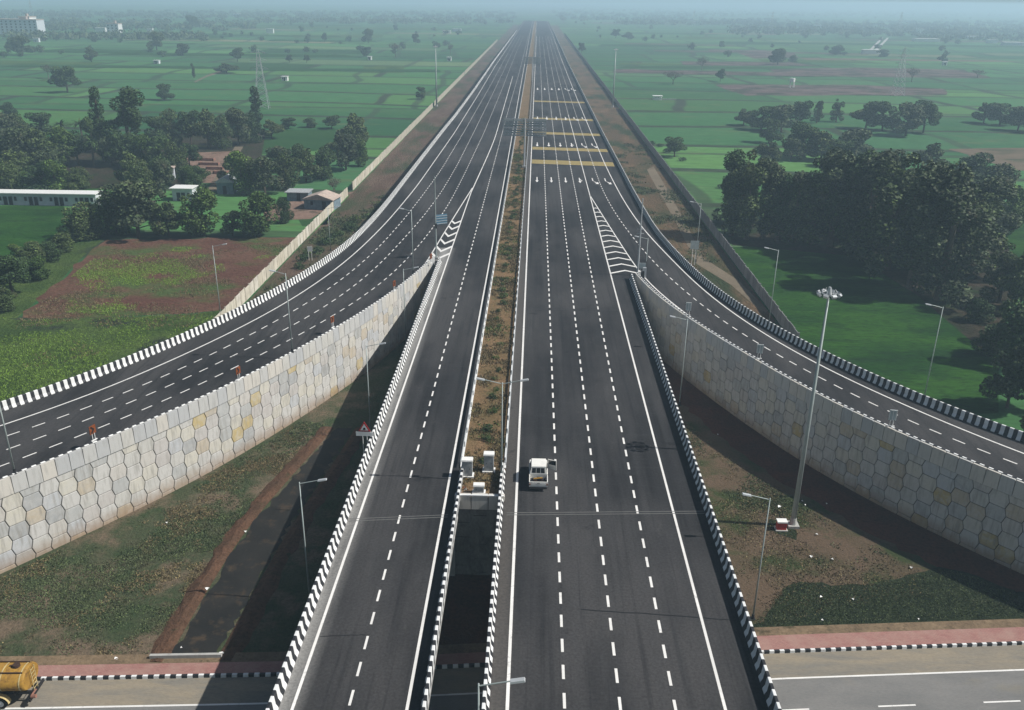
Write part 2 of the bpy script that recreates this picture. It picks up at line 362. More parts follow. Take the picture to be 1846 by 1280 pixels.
def xat(P, y):
    for i in range(len(P) - 1):
        if (P[i][1] - y) * (P[i + 1][1] - y) <= 0 and P[i][1] != P[i + 1][1]:
            u = (y - P[i][1]) / (P[i + 1][1] - P[i][1]); return float(P[i][0] + u * (P[i + 1][0] - P[i][0]))
    return float(P[-1][0] if y > P[-1][1] else P[0][0])
def strip(mb, A, B, z, mi=0):
    n = len(mb.v)
    for a, b_ in zip(A, B): mb.v += [(a[0], a[1], z), (b_[0], b_[1], z)]
    for i in range(len(A) - 1): mb.face((n + 2 * i, n + 2 * i + 1, n + 2 * i + 3, n + 2 * i + 2), mi)
def sweep(path, prof, z, name, mats, stripe=None, plain=(), parent=None, close=True):
    """profile (offset to the right, height) along a plan path; faces in `plain` keep material 2, the rest alternate"""
    P = resample(path, stripe) if stripe else path
    N_ = normals(P); mb = MB(); k = len(prof)
    for p, n in zip(P, N_):
        for o_, h in prof: mb.v.append((p[0] + n[0] * o_, p[1] + n[1] * o_, z + h))
    for i in range(len(P) - 1):
        for j in range(k if close else k - 1):
            jj = (j + 1) % k
            mi = 2 if j in plain else ((i % 2) if stripe else 0)
            mb.face((i * k + j, i * k + jj, (i + 1) * k + jj, (i + 1) * k + j), mi)
    mb.face([j for j in range(k)], 0); mb.face([(len(P) - 1) * k + k - 1 - j for j in range(k)], 0)
    return mb.build(name, mats, parent)

# ================================================================== plan curves of the roads (metres)
LO = smooth([(-79, 58), (-73, 63.2), (-66, 69.3), (-60, 75.2), (-55.3, 81.1), (-52.1, 86.0), (-48.6, 92.1), (-44.4, 101.2), (-40.6, 111.0), (-36.6, 124.8), (-33.5, 140.4), (-32.0, 153), (-31.2, 170), (-30.9, 184.4), (-30.7, 217.9), (-30.2, 290.8), (-29.6, 335), (-29.3, 430), (-29.6, 660), (-28.4, 1180), (-28.4, 1900)], 1.2, 5)
LI = smooth([(-72, 41), (-64, 47.2), (-59, 51.8), (-54, 57.0), (-50, 61.9), (-46.8, 66.2), (-45.1, 68.7), (-42.1, 73.1), (-39.0, 77.6), (-36.4, 81.8), (-33.1, 88.2), (-29.1, 97.0), (-23.7, 111.0), (-20.7, 121.0), (-18.4, 130.5), (-17.2, 137.0), (-16.7, 141.0)], 1.2, 4)
RO = smooth([(75, 58), (68, 63.6), (61, 69.2), (55, 74.7), (50.1, 79.7), (46.2, 84.3), (42.1, 90.4), (38.0, 97.6), (34.7, 104.6), (30.7, 114.8), (26.9, 129.4), (24.5, 148), (23.1, 163.6), (22.5, 198.1), (22.3, 234.2), (22.1, 261.6), (21.9, 295), (21.6, 400), (21.2, 660), (21.6, 1200), (21.6, 1900)], 1.2, 5)
RI = smooth([(70, 47), (64, 52), (59, 56.6), (53.5, 61.7), (49, 66.2), (45.2, 70.5), (41.8, 74.6), (37.8, 79.8), (34.0, 85.6), (31.0, 91.0), (27.8, 98.4), (24.1, 107.1), (21.3, 114.9), (19.0, 121.4), (17.6, 127.8), (16.8, 134)], 1.2, 4)
ML, MR, IL, IR = -15.1, 15.45, -6.3, -2.05       # feet of the four barriers of the bridge
YN, YNR = 141.5, 134.5                           # where the ramps leave the main carriageways
YA = 66.6                                        # face of the abutment
FAR = 1900.0
def cut(P, y0=None, y1=None): return [p for p in P if (y0 is None or p[1] >= y0) and (y1 is None or p[1] <= y1)]

# ------------------------------------------------------------------ ground
g = MB(); n = 16; xs = [-14000 + 28000 * i / n for i in range(n + 1)]
for i in range(n):
    for j in range(10):
        g.quad((xs[i], -400 + 1450 * j, 0), (xs[i + 1], -400 + 1450 * j, 0), (xs[i + 1], -400 + 1450 * (j + 1), 0), (xs[i], -400 + 1450 * (j + 1), 0))
struct(g, 'ground', 'farmland')
def sheet(name, pts, z, mat, jit=0.0):
    if jit:
        q = []
        for i, a_ in enumerate(pts):
            c_ = pts[(i + 1) % len(pts)]; L_ = math.dist(a_, c_); n_ = max(1, int(L_ / (jit * 4)))
            for k in range(n_): q.append((a_[0] + (c_[0] - a_[0]) * k / n_ + random.uniform(-jit, jit), a_[1] + (c_[1] - a_[1]) * k / n_ + random.uniform(-jit, jit)))
        pts = q
    b_ = bmesh.new(); vs = [b_.verts.new((x, y, z)) for x, y in pts]; f_ = b_.faces.new(vs)
    if f_.normal.z < 0: f_.normal_flip()
    bmesh.ops.triangulate(b_, faces=[f_]); me = bpy.data.meshes.new(name); b_.to_mesh(me); b_.free(); me.materials.append(M[mat])
    o = bpy.data.objects.new(name, me); COL.objects.link(o); o['kind'] = 'structure'; return o
def px(*pp): return [un(x, y, 0) for x, y in pp]
KP = [(-90, 48.5), (-60, 50.3), (-36.3, 51.75), (-19.4, 52.9), (20.1, 57.15), (41.4, 59.1), (80, 62.8)]     # kerb of the cross road
def K(x):
    for (a, b_), (c_, d_) in zip(KP, KP[1:]):
        if x <= c_: return b_ + (d_ - b_) * (x - a) / (c_ - a)
    return KP[-1][1]
def kline(x0, x1, off, st=4.0):
    n_ = int(abs(x1 - x0) / st) + 1; return [np.array([x0 + (x1 - x0) * i / n_, K(x0 + (x1 - x0) * i / n_) + off]) for i in range(n_ + 1)]
# inner triangles between the ramps and the main carriageways
sheet('inner_verge', [(-72, 47.5), (-64, 47.2 + 3), (-20, 53.5), (15, 57.2)][1:3] + [(-15.0, 54.2), (-15.0, 141), (-16.7, 141)] + [tuple(p) for p in reversed(cut(LI, 55, 140))][::4], .012, 'verge_left')
sheet('inner_verge', [(15, 58.0), (15, 134), (16.8, 134)] + [tuple(p) for p in reversed(cut(RI, 60, 133))][::4] + [(60, 62.0)], .012, 'verge_right')
sheet('underpass_soil', [(-15.0, 53.9), (15, 57.8), (15, YA + .5), (-15, YA + .5)], .012, 'red_soil')
# red soil strip under the right-hand wall, dark lawn beside the footpath
RW = offset(RI, -.25)
a = cut(RW, 57, 132); b2 = [(x - 4.3 + random.uniform(-.5, .5) + (0 if y < 100 else (y - 100) * .06), y - 3.3 + (0 if y < 100 else (y - 100) * .06)) for x, y in a]
m_ = MB(); strip(m_, a, b2, .03); struct(m_, 'red_soil', 'red_soil')
sheet('lawn', [(20.5, 59.7), (19.0, 60.5), (20.4, 61.2)] + px((1412, 1062), (1440, 1048), (1500, 1055), (1580, 1052), (1640, 1040), (1690, 1020), (1760, 1035), (1846, 1075)) + [(44, 66.2), (48, 65.5), (47, 62.9)], .045, 'dark_grass', .22)
# left: drain with muddy floor and earth banks
DL = smooth([(-28.2, 53.9), (-28.2, 60), (-28.1, 66), (-27.7, 72.9), (-26.6, 79.8), (-25.2, 87), (-23.8, 95)], 1.5, 2)
DR = smooth([(-24.4, 54.3), (-24.1, 60), (-23.9, 66), (-23.5, 72.9), (-22.8, 79.8), (-21.9, 87), (-21.2, 95)], 1.5, 2)
_r = random.Random(2); DLj = [p + np.array([_r.uniform(-.1, .5), 0]) for p in resample(DL, .7)]; DRj = [p + np.array([_r.uniform(-.5, .1), 0]) for p in resample(DR, sum(np.linalg.norm(DR[i + 1] - DR[i]) for i in range(len(DR) - 1)) / (len(DLj) - 1))]
m_ = MB(); strip(m_, DLj, DRj, .05); struct(m_, 'drain_floor', 'ditch_mud')
def bank(P, side, name):
    Q = resample(P, 1.2); N_ = normals(Q); m_ = MB(); prof = [(0, .03), (.35, .2), (.75, .28), (1.2, .18), (1.7, .015)]
    rr = random.Random(3)
    for p, n_ in zip(Q, N_):
        k = rr.uniform(.7, 1.25)
        for o_, h in prof: m_.v.append((p[0] + n_[0] * o_ * side * (.85 + .3 * rr.random()), p[1] + n_[1] * o_ * side, h * k))
    L_ = len(prof)
    for i in range(len(Q) - 1):
        for j in range(L_ - 1): m_.face((i * L_ + j, i * L_ + j + 1, (i + 1) * L_ + j + 1, (i + 1) * L_ + j))
    return struct(m_, name, 'ditch_bank')
bank(DL, -1, 'drain_bank'); bank(DR, 1, 'drain_bank')
# strips between the highway and its boundary walls
def side_strip(P, xw, y0, name, mat):
    A = [p for p in P if p[1] >= y0][::6]; m_ = MB(); strip(m_, A, [(xw, p[1]) for p in A], .02); struct(m_, name, mat)
side_strip(LO, -48.9, 136, 'verge_strip', 'verge_strip_left'); side_strip(RO, 40.6, 136, 'verge_strip', 'verge_strip_right')
sheet('verge_strip', [(24, 136), (41, 136), (37, 128), (31, 124), (27, 132)], .018, 'verge_strip_right')
sheet('dirt_track', px((1178, 300), (1205, 345), (1232, 395), (1268, 465), (1330, 505), (1385, 560), (1378, 566), (1318, 514), (1256, 476), (1218, 400), (1190, 350), (1166, 306)), .032, 'track')
# fields
sheet('fallow_field', px((185, 433), (545, 427), (505, 470), (430, 552), (350, 566), (200, 572), (30, 576), (60, 548), (110, 505), (150, 462)), .02, 'fallow', .8)
sheet('weed_field', px((-120, 500), (0, 480), (108, 441), (185, 433), (150, 462), (110, 505), (60, 548), (30, 574), (-100, 575)), .018, 'weeds')
sheet('weed_field', px((30, 577), (200, 573), (350, 567), (432, 553), (425, 600), (300, 650), (100, 720), (-60, 790), (-160, 700), (-60, 560)), .024, 'weeds')
sheet('crop_field', px((-80, 372), (112, 371), (150, 392), (108, 440), (0, 478), (-120, 500)), .02, 'bright_field')
sheet('crop_field', px((1312, 446), (1500, 440), (1700, 520), (1800, 640), (1800, 745), (1700, 748), (1560, 690), (1407, 590)), .02, 'bright_field')
sheet('crop_field', px((105, 300), (228, 292), (222, 340), (100, 345)), .02, 'bright_field')
sheet('crop_field', px((470, 236), (610, 232), (600, 270), (440, 280)), .02, 'green_field')
sheet('crop_field', px((1740, 430), (1846, 400), (1900, 560), (1780, 520)), .02, 'bright_field')
sheet('crop_field', px((530, 382), (600, 382), (590, 405), (545, 408)), .02, 'green_field')
sheet('stubble_field', px((1288, 153), (1345, 172), (1700, 172), (1700, 160), (1560, 153)), .03, 'stubble', 2.5)
sheet('stubble_field', px((1385, 124), (1400, 137), (1790, 141), (1740, 126), (1560, 122)), .03, 'stubble', 3.0)
sheet('stubble_field', px((1330, 96), (1360, 106), (1440, 104), (1430, 94)), .03, 'stubble')
sheet('bare_field', px((1708, 268), (1960, 266), (1960, 312), (1830, 308), (1760, 285)), .03, 'bare_field', 1.0)
sheet('mustard_field', px((655, 119), (728, 118), (729, 131), (655, 132)), .03, 'lime_field')
sheet('bare_field', px((525, 63), (690, 62), (690, 68), (530, 69)), .03, 'lime_field')
sheet('yard', px((335, 276), (432, 272), (420, 300), (395, 330), (345, 330)), .03, 'yard_soil')
sheet('yard', px((470, 372), (640, 345), (560, 395), (480, 398)), .03, 'yard_soil')
sheet('farm_track', px((425, 262), (440, 262), (395, 345), (372, 345)), .04, 'track')
sheet('farm_track', px((350, 147), (372, 136), (398, 127), (401, 130), (372, 139), (352, 149)), .04, 'track')
R9 = random.Random(14)
for i in range(64):
    px_, py_ = R9.choice([R9.uniform(1130, 1846), R9.uniform(1130, 1846), R9.uniform(0, 830)]), R9.uniform(34, 132)
    x, y = un(px_, py_, 0)
    if (px_ > 1380 and py_ > 118): continue
    a_, b_ = R9.uniform(25, 90) * (.6 + y / 1200), R9.uniform(8, 26) * (.6 + y / 1200)
    if (x < 0 and x + a_ * 1.1 > -56) or (x > 0 and x - a_ * 1.1 < 48): continue
    r_ = R9.uniform(-.1, .1); c_, d_ = math.cos(r_), math.sin(r_)
    mt = R9.choice(['stubble', 'bare_field', 'lime_field', 'green_field', 'green_field', 'bright_field', 'bright_field', 'stubble'] if x > 0 else ['green_field', 'crop_rows', 'bright_field', 'crop_rows', 'lime_field'])
    sheet('plot', [(x + (u * c_ - v * d_), y + (u * d_ + v * c_)) for u, v in ((-a_, -b_), (a_, -b_ * R9.uniform(.7, 1)), (a_ * R9.uniform(.8, 1), b_), (-a_ * R9.uniform(.8, 1), b_))], .05 + i * .004, mt, 2.0)
sheet('creeper', px((1387, 936), (1384, 948), (1400, 962), (1436, 974), (1436, 958), (1420, 948), (1400, 938)), .05, 'dark_grass')
sheet('wood_floor', px((1310, 400), (1500, 395), (1800, 400), (1846, 520), (1780, 640), (1650, 530), (1540, 462), (1320, 442)), .026, 'wood_floor')
sheet('wood_floor', px((0, 250), (480, 235), (470, 290), (330, 335), (0, 345)), .022, 'wood_floor')
# ------------------------------------------------------------------ cross road, footpath, kerb
m_ = MB(); strip(m_, kline(-90, 80, 0), kline(-90, 80, -2.85), .02); struct(m_, 'road_shoulder', 'road_dust')
m_ = MB(); strip(m_, kline(-90, 80, -2.85), kline(-90, 80, -34), .02); xr = struct(m_, 'cross_road', 'old_asphalt')
m_ = MB(); strip(m_, kline(-90, 80, -2.78), kline(-90, 80, -2.95), .03); struct(m_, 'edge_line', 'paint_white', xr)
m_ = MB(); x = -88
while x < 78:
    for off in (-6.1, -9.3): strip(m_, kline(x, x + 2.9, off + .07), kline(x, x + 2.9, off - .07), .03)
    x += 8.2
struct(m_, 'lane_dashes', 'paint_white', xr)
m_ = MB()
fl = kline(-90, 15.2, .16), kline(-90, 15.2, 1.42); fr = kline(15.2, 80, .16), kline(15.2, 80, 1.9)
strip(m_, fl[0], fl[1], .22); strip(m_, fr[0], fr[1], .22); struct(m_, 'footpath', 'pink_paving')
m_ = MB(); strip(m_, kline(-90, 15.2, 1.42), kline(-90, 15.2, 2.6), .14); strip(m_, kline(15.2, 80, 1.9), kline(15.2, 80, 3.05), .14); struct(m_, 'earth_edge', 'sand_strip')
kb = thing('kerb', (0, 0, 0), 0, 'black and white painted kerb between the pink footpath and the cross road', 'kerb')
ks = MB(); ks.box(-.205, .205, -.11, .11, 0, .26, taper=.015)
kw, kk = ks.mesh('kerb_stone', 'barrier_white'), ks.mesh('kerb_stone_black', 'barrier_black')
x = -44.0; i = 0; kc = 0
while x < 54:
    if not (-15 < x < 14 and i % 1 == 1):
        o = bpy.data.objects.new('kerb_stone', kw if i % 2 else kk); COL.objects.link(o); o.parent = kb
        o.location = (x, K(x) + .06 + random.uniform(-.01, .01), .0); o.rotation_euler = (0, 0, math.atan2(K(x + .4) - K(x - .4), .8)); kc += 1
    x += .425; i += 1

# ------------------------------------------------------------------ highway surface
hw = MB()
def ramp_strip(OUT, INN, z):
    n_ = 90; A_ = resample(OUT, (sum(np.linalg.norm(OUT[i + 1] - OUT[i]) for i in range(len(OUT) - 1)) / n_)); B_ = resample(INN, sum(np.linalg.norm(INN[i + 1] - INN[i]) for i in range(len(INN) - 1)) / n_)
    k = min(len(A_), len(B_)); strip(hw, A_[:k], B_[:k], z)
loN = [p for p in LO if p[1] <= YN] + [np.array([xat(LO, YN), YN])]; liN = LI + [np.array([-16.4, YN])]
ramp_strip(loN, liN, DZ)
roN = [p for p in RO if p[1] <= YNR] + [np.array([xat(RO, YNR), YNR])]; riN = RI + [np.array([16.6, YNR])]
ramp_strip(roN, riN, DZ)
strip(hw, [(-15.6, 18), (-15.6, YN)], [(IL, 18), (IL, YN)], DZ); strip(hw, [(IR, 18), (IR, YNR)], [(15.95, 18), (15.95, YNR)], DZ)
ys = [YN] + [p[1] for p in LO if p[1] > YN][::4] + [FAR]; strip(hw, [(xat(LO, y) - .3, y) for y in ys], [(IL, y) for y in ys], DZ)
ys = [YNR] + [p[1] for p in RO if p[1] > YNR][::4] + [FAR]; strip(hw, [(IR, y) for y in ys], [(xat(RO, y) + .3, y) for y in ys], DZ)
HW = struct(hw, 'highway', 'asphalt')
med = MB(); ys = [YA - .1] + list(range(75, 1900, 25)); strip(med, [(IL, y) for y in ys], [(IR, y) for y in ys], DZ + .04); struct(med, 'median', 'median_soil')
# earthworks under the deck: walls either side
def side_wall(P, d0, d1, name, lab):
    m_ = MB(); A_ = offset(P, d0); B_ = offset(P, d1)
    for z in (-.5, DZ - .05): strip(m_, A_, B_, z)
    for Q in (A_, B_):
        n_ = len(m_.v)
        for p in Q: m_.v += [(p[0], p[1], -.5), (p[0], p[1], DZ - .05)]
        for i_ in range(len(Q) - 1): m_.face((n_ + 2 * i_, n_ + 2 * i_ + 1, n_ + 2 * i_ + 3, n_ + 2 * i_ + 2))
    for Q in (0, -1):
        m_.quad((A_[Q][0], A_[Q][1], -.5), (B_[Q][0], B_[Q][1], -.5), (B_[Q][0], B_[Q][1], DZ - .05), (A_[Q][0], A_[Q][1], DZ - .05))
    return tag(m_.build(name, 'concrete'), lab, 'retaining wall')
side_wall(LO[::2], -.55, -.2, 'retaining_wall', 'plain concrete wall that carries the outer edge of the left carriageway above the brown strip')
side_wall(RO[::2], .2, .55, 'retaining_wall', 'plain concrete wall that carries the outer edge of the right carriageway above the dirt track')
side_wall([np.array([-15.75, y]) for y in (YA, 90, 115, YN)], -.12, .3, 'retaining_wall', 'shaded concrete wall under the left main carriageway facing the drain')
side_wall([np.array([15.95, y]) for y in (YA, 90, 115, YNR)], -.3, .12, 'retaining_wall', 'concrete wall under the right main carriageway facing the inner verge')
# bridge decks with girders
for x0, x1, lab in ((-15.6, IL + .42, 'left concrete bridge deck over the cross road'), (IR - .42, 15.95, 'right concrete bridge deck over the cross road')):
    t_ = thing('bridge_deck', ((x0 + x1) / 2, 42, 0), 0, lab, 'bridge deck'); ox = (x0 + x1) / 2
    m_ = MB(); m_.box(x0 - ox, x1 - ox, 18 - 42, 64.2 - 42, 7.55, 7.96); m_.build('slab', 'concrete', t_)
    nG = int((x1 - x0) / 2.8)
    gm = MB(); gm.box(-.3, .3, 18 - 42, 64.0 - 42, 5.9, 7.54); gme = gm.mesh('girder', 'concrete')
    for i in range(nG):
        o = bpy.data.objects.new('girder', gme); COL.objects.link(o); o.parent = t_; o.location = (x0 - ox + 1.0 + i * (x1 - x0 - 2.0) / (nG - 1), 0, 0)

# ------------------------------------------------------------------ markings
def line(P, w_, mb, z=DZ + .012): strip(mb, offset(P, -w_ / 2), offset(P, w_ / 2), z)
def vert(x, y0, y1): return [np.array([x, y]) for y in np.linspace(y0, y1, max(2, int((y1 - y0) / 40) + 1))]
def dashes(P, w_, mb, on=1.32, per=2.55, ph=0.0, z=DZ + .012):
    P = [np.array(p, float) for p in P]; s = [0.0]
    for i in range(len(P) - 1): s.append(s[-1] + float(np.linalg.norm(P[i + 1] - P[i])))
    S_ = np.array(s); X_ = np.array([p[0] for p in P]); Y_ = np.array([p[1] for p in P])
    def at(q): return np.array([np.interp(q, S_, X_), np.interp(q, S_, Y_)])
    q = ph
    while q + on < s[-1]:
        a_, b_ = at(q), at(q + on); d = b_ - a_; d /= np.linalg.norm(d); n_ = np.array([d[1], -d[0]]) * w_ / 2
        mb.quad((*(a_ - n_), z), (*(a_ + n_), z), (*(b_ + n_), z), (*(b_ - n_), z)); q += per
lines = MB()
line(vert(-14.25, 18, 198), .20, lines); line(smooth([(-14.25, 198), (-13.3, 240), (-12.6, 280), (-12.9, 354), (-13.4, 520)], 4, 3), .22, lines)
line(vert(-7.15, 18, 150), .20, lines); line(smooth([(-7.15, 150), (-7.3, 259), (-7.7, 400), (-8.3, 720), (-9.5, 1195), (-9.5, 1900)], 8, 2), .20, lines)
line(vert(-.92, 18, 1100), .22, lines); line(vert(12.72, 18, 198), .20, lines); line([np.array([12.72, 198]), np.array([12.6, 345])], .18, lines)
LE = smooth([(-76, 54.6), (-70, 60.3), (-64, 66.2), (-58, 72.8), (-53.7, 77.9), (-48.2, 85.6), (-42.8, 97.0), (-38.6, 107.4), (-35.2, 118.0), (-31.9, 133.8), (-30.1, 148.5), (-28.6, 169.4), (-27.4, 202.6), (-26.4, 291.3), (-26.4, 407.0), (-27.0, 600), (-26.4, 861), (-26, 1900)], 1.5, 4)
line(LE, .20, lines)
RE = smooth([(72, 55), (66, 60.2), (60, 65.6), (54, 71.8), (48.9, 77.2), (43.5, 85.0), (37.3, 95.2), (34.0, 102), (30.2, 112.4), (27.1, 124.1), (25.2, 135.0), (23.4, 149.2), (22.0, 160), (21.0, 171), (19.9, 192.0), (19.3, 216.9), (19.0, 238.9), (18.9, 267.5), (18.7, 296), (18.4, 400), (18.2, 660), (19, 1200), (19, 1900)], 1.5, 4)
line(RE, .20, lines)
goL = smooth([(-14.3, 203), (-15.6, 180), (-16.7, 160), (-17.35, 146.8), (-17.7, 139), (-18.6, 132), (-19.9, 126)], 1.5, 2); line(goL, .20, lines)
goR = smooth([(12.75, 197), (14.2, 178), (15.6, 160), (16.9, 144), (17.6, 137), (18.2, 132), (19.6, 126), (21.6, 118), (24.3, 110), (27.3, 102.5)], 1.5, 3); line(goR, .20, lines)
lines.build('edge_line', 'paint_white', HW)
dm = MB()
dashes(vert(-10.78, 19, 200), .17, dm); dashes(smooth([(-10.78, 200), (-10.8, 355), (-10.3, 560), (-10.5, 1100)], 6, 2), .17, dm)
for x, ph in ((2.66, .3), (6.15, .1), (9.60, 0.0)): dashes(vert(x, 19 + ph, 1100), .19, dm)
dashes(vert(12.6, 346, 1100), .17, dm)
for P in (smooth([(-66, 61.3), (-59, 67.6), (-53.5, 73.6), (-51.7, 75.9), (-48.7, 80.0), (-46.2, 84.0), (-43.0, 89.6), (-40.8, 94.3), (-36.9, 103.5), (-31.6, 120.0), (-29.6, 130), (-27.3, 146.4), (-25.8, 168.5), (-24.8, 193.8), (-23.9, 224.6), (-23.5, 291.7), (-23.2, 436), (-23.4, 700), (-23, 1100)], 1.5, 4),
          smooth([(-64, 58.2), (-57, 64.6), (-51.8, 71.0), (-50.3, 73.0), (-47.6, 76.9), (-44.8, 81.3), (-42.0, 86.0), (-39.9, 89.8), (-31.4, 109.8), (-28.4, 120.0), (-25.6, 134.8), (-23.8, 153), (-22.2, 172.6), (-21.0, 197.2), (-20.4, 230.6), (-20.2, 292.0), (-20, 436), (-20.2, 700), (-19.8, 1100)], 1.5, 4),
          smooth([(-61, 56.2), (-54, 63.3), (-50, 68.6), (-48.3, 71.0), (-46.9, 73.2), (-44.6, 76.6), (-41.2, 81.9), (-38.6, 86.6), (-30.2, 105.0), (-26.2, 116.6), (-24.4, 123.2), (-22.3, 132.7), (-20.9, 144.1), (-19.4, 160.6), (-18.1, 185.8), (-17.5, 219.2), (-16.8, 292.5), (-16.6, 436), (-16.9, 700), (-16.5, 1100)], 1.5, 4),
          smooth([(58, 64.6), (52, 70.0), (46.8, 75.7), (44.7, 78.3), (41.5, 82.5), (38.5, 87.0), (35.2, 93.6), (32.4, 99.2), (30.2, 104.3), (28.3, 109.0), (26.5, 114.6), (24.4, 123), (22.3, 133.0), (20.7, 142), (19.3, 154), (17.9, 168), (16.9, 181.4), (16.2, 197), (15.9, 210), (15.8, 245.6), (15.7, 264.0), (15.6, 300), (15.4, 660), (15.4, 1100)], 1.5, 4)):
    dashes(P, .16, dm)
dm.build('lane_dashes', 'paint_white', HW)
# hatched noses
ch = MB()
for yp, d in ((469, 3.4), (455, 3.2), (441, 3.0), (427.5, 2.8), (414.5, 2.4), (404, 2.0)):
    xb, yb = un(0.0 + 805, yp, DZ); xl = xat(goL, yb + d) + .1; xr_ = -14.35; xb = xl + (xr_ - xl) * .42; t_ = 1.3
    z = DZ + .012
    ch.quad((xl, yb + d, z), (xb, yb, z), (xb, yb + t_, z), (xl, yb + d + t_, z)); ch.quad((xb, yb, z), (xr_, yb + d, z), (xr_, yb + d + t_, z), (xb, yb + t_, z))
y = 136.2
while y < 184:
    xl, xr_ = 12.8, xat(goR, y) - .1; xb = xl + (xr_ - xl) * .5; d = .35 * (xr_ - xl); t_ = .6; z = DZ + .012
    ch.quad((xl, y, z), (xb, y + d, z), (xb, y + d + t_, z), (xl, y + t_, z)); ch.quad((xb, y + d, z), (xr_, y, z), (xr_, y + t_, z), (xb, y + d + t_, z)); y += 3.95
ch.build('hatching', 'paint_white', HW)
ar = MB(); z = DZ + .012
for yc, s in ((214.5, 1.0), (270.5, 1.15), (334, 1.3), (448, 1.6)):
    for k, xc in enumerate((.75, 4.25, 7.75, 11.2, 14.4, 17.5)):
        L_, wd, hd = 3.3 * s, .13 * s, .42 * s; y0 = yc - L_
        if k < 4:
            ar.quad((xc - wd, y0 + 2.4 * s, z), (xc + wd, y0 + 2.4 * s, z), (xc + wd, yc + L_, z), (xc - wd, yc + L_, z)); ar.poly([(xc - hd, y0 + 2.4 * s, z), (xc, y0, z), (xc + hd, y0 + 2.4 * s, z)])
            if k == 3: ar.quad((xc + wd, yc + .8, z), (xc + wd + .5, yc - 1.2, z), (xc + wd + .5, yc - .4, z), (xc + wd, yc + 1.8, z))
        else:
            ar.quad((xc - wd, yc, z), (xc + wd, yc - .8, z), (xc + wd, yc + L_, z), (xc - wd, yc + L_, z))
            ar.quad((xc - wd, yc, z), (xc + wd, yc - .8, z), (xc + .9 * s, yc - 2.2 * s, z), (xc + .6 * s, yc - 2.9 * s, z)); ar.poly([(xc + .4 * s, yc - 4 * s, z), (xc + 1.2 * s, yc - 4.2 * s, z), (xc + 1.15 * s, yc - 1.4 * s, z)])
ar.build('arrow', 'paint_white', HW)
rb = MB(); z = DZ + .009
for yc, nb in ((239.5, 6), (262.5, 5), (294.5, 5), (332, 5), (391, 5)):
    for k in range(nb):
        y = yc + (k - nb / 2) * 1.05
        rb.quad((-.7, y + .9, z), (21.4, y - 1.4, z), (21.4, y - .65, z), (-.7, y + 1.65, z))
rb.build('rumble_bar', 'paint_yellow', HW)
jt = MB(); z = DZ + .016
for (xa, ya), (xb, yb) in (((-15.0, 62.7), (-6.7, 63.75)), ((-1.7, 64.3), (15.4, 65.4))):
    for d in (-.17, .17): jt.quad((xa, ya + d - .05, z), (xb, yb + d - .05, z), (xb, yb + d + .05, z), (xa, ya + d + .05, z))
jt.build('expansion_joint', 'joint_strip', HW)
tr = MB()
def crack_or_shadow(xa, ya, xb, yb, w_):
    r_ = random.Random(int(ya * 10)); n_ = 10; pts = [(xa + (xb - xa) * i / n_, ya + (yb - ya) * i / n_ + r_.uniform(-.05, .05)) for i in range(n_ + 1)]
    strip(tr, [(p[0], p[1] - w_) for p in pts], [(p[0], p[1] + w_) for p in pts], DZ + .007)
crack_or_shadow(4.1, 51.9, 14.9, 51.2, .05); crack_or_shadow(-12.5, 268, -6.6, 268, .4); crack_or_shadow(12.85, 133.7, 15.4, 133.7, .12); crack_or_shadow(-14.2, 96, -7.3, 96.4, .035); crack_or_shadow(-.8, 118, 12.6, 118.3, .05); crack_or_shadow(-14.1, 48.2, -10.9, 48.5, .03)  # first strip is a painted lamp-pole shadow, the others are filled cracks
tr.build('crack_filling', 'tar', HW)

# ------------------------------------------------------------------ barriers
def prof(sg, wd=.42, h=1.0): return [(0, 0), (0, .09), (.14 * sg, .36), (.20 * sg, h - .03), (.23 * sg, h), ((wd - .03) * sg, h), (wd * sg, h - .03), (wd * sg, 0)]
BM = ['barrier_white', 'barrier_black', 'concrete']
def barrier(P, sg, lab, plain=(6,), z=DZ, stripe=.42):
    o = sweep(P, prof(sg), z, 'crash_barrier', BM, stripe, plain); return tag(o, lab, 'crash barrier')
barrier(cut(LO, None, 1300), -1, 'black and white striped barrier along the outer edge of the left ramp and beyond')
barrier(cut(RO, None, 1300), 1, 'black and white striped barrier along the outer edge of the right ramp, road side shaded')
barrier(offset(LI, -.22), 1, 'striped parapet on top of the sunlit panel wall of the left ramp', plain=(6,))
barrier(offset(RI, .22), -1, 'striped parapet on top of the shaded panel wall of the right ramp', plain=(6,))
barrier(vert(ML, 18, 140.6), -1, 'sunlit striped barrier on the left edge of the left main carriageway', plain=(), stripe=.5)
barrier(vert(MR, 18, 133.6), 1, 'striped barrier with shaded road side on the right edge of the right main carriageway', plain=(), stripe=.54)
barrier(vert(IL, 18, 71.5), 1, 'striped barrier along the gap on the inner edge of the left bridge deck', plain=(), stripe=.5)
barrier(vert(IR, 18, 71.5), -1, 'striped barrier along the gap on the inner edge of the right bridge deck', plain=(), stripe=.5)
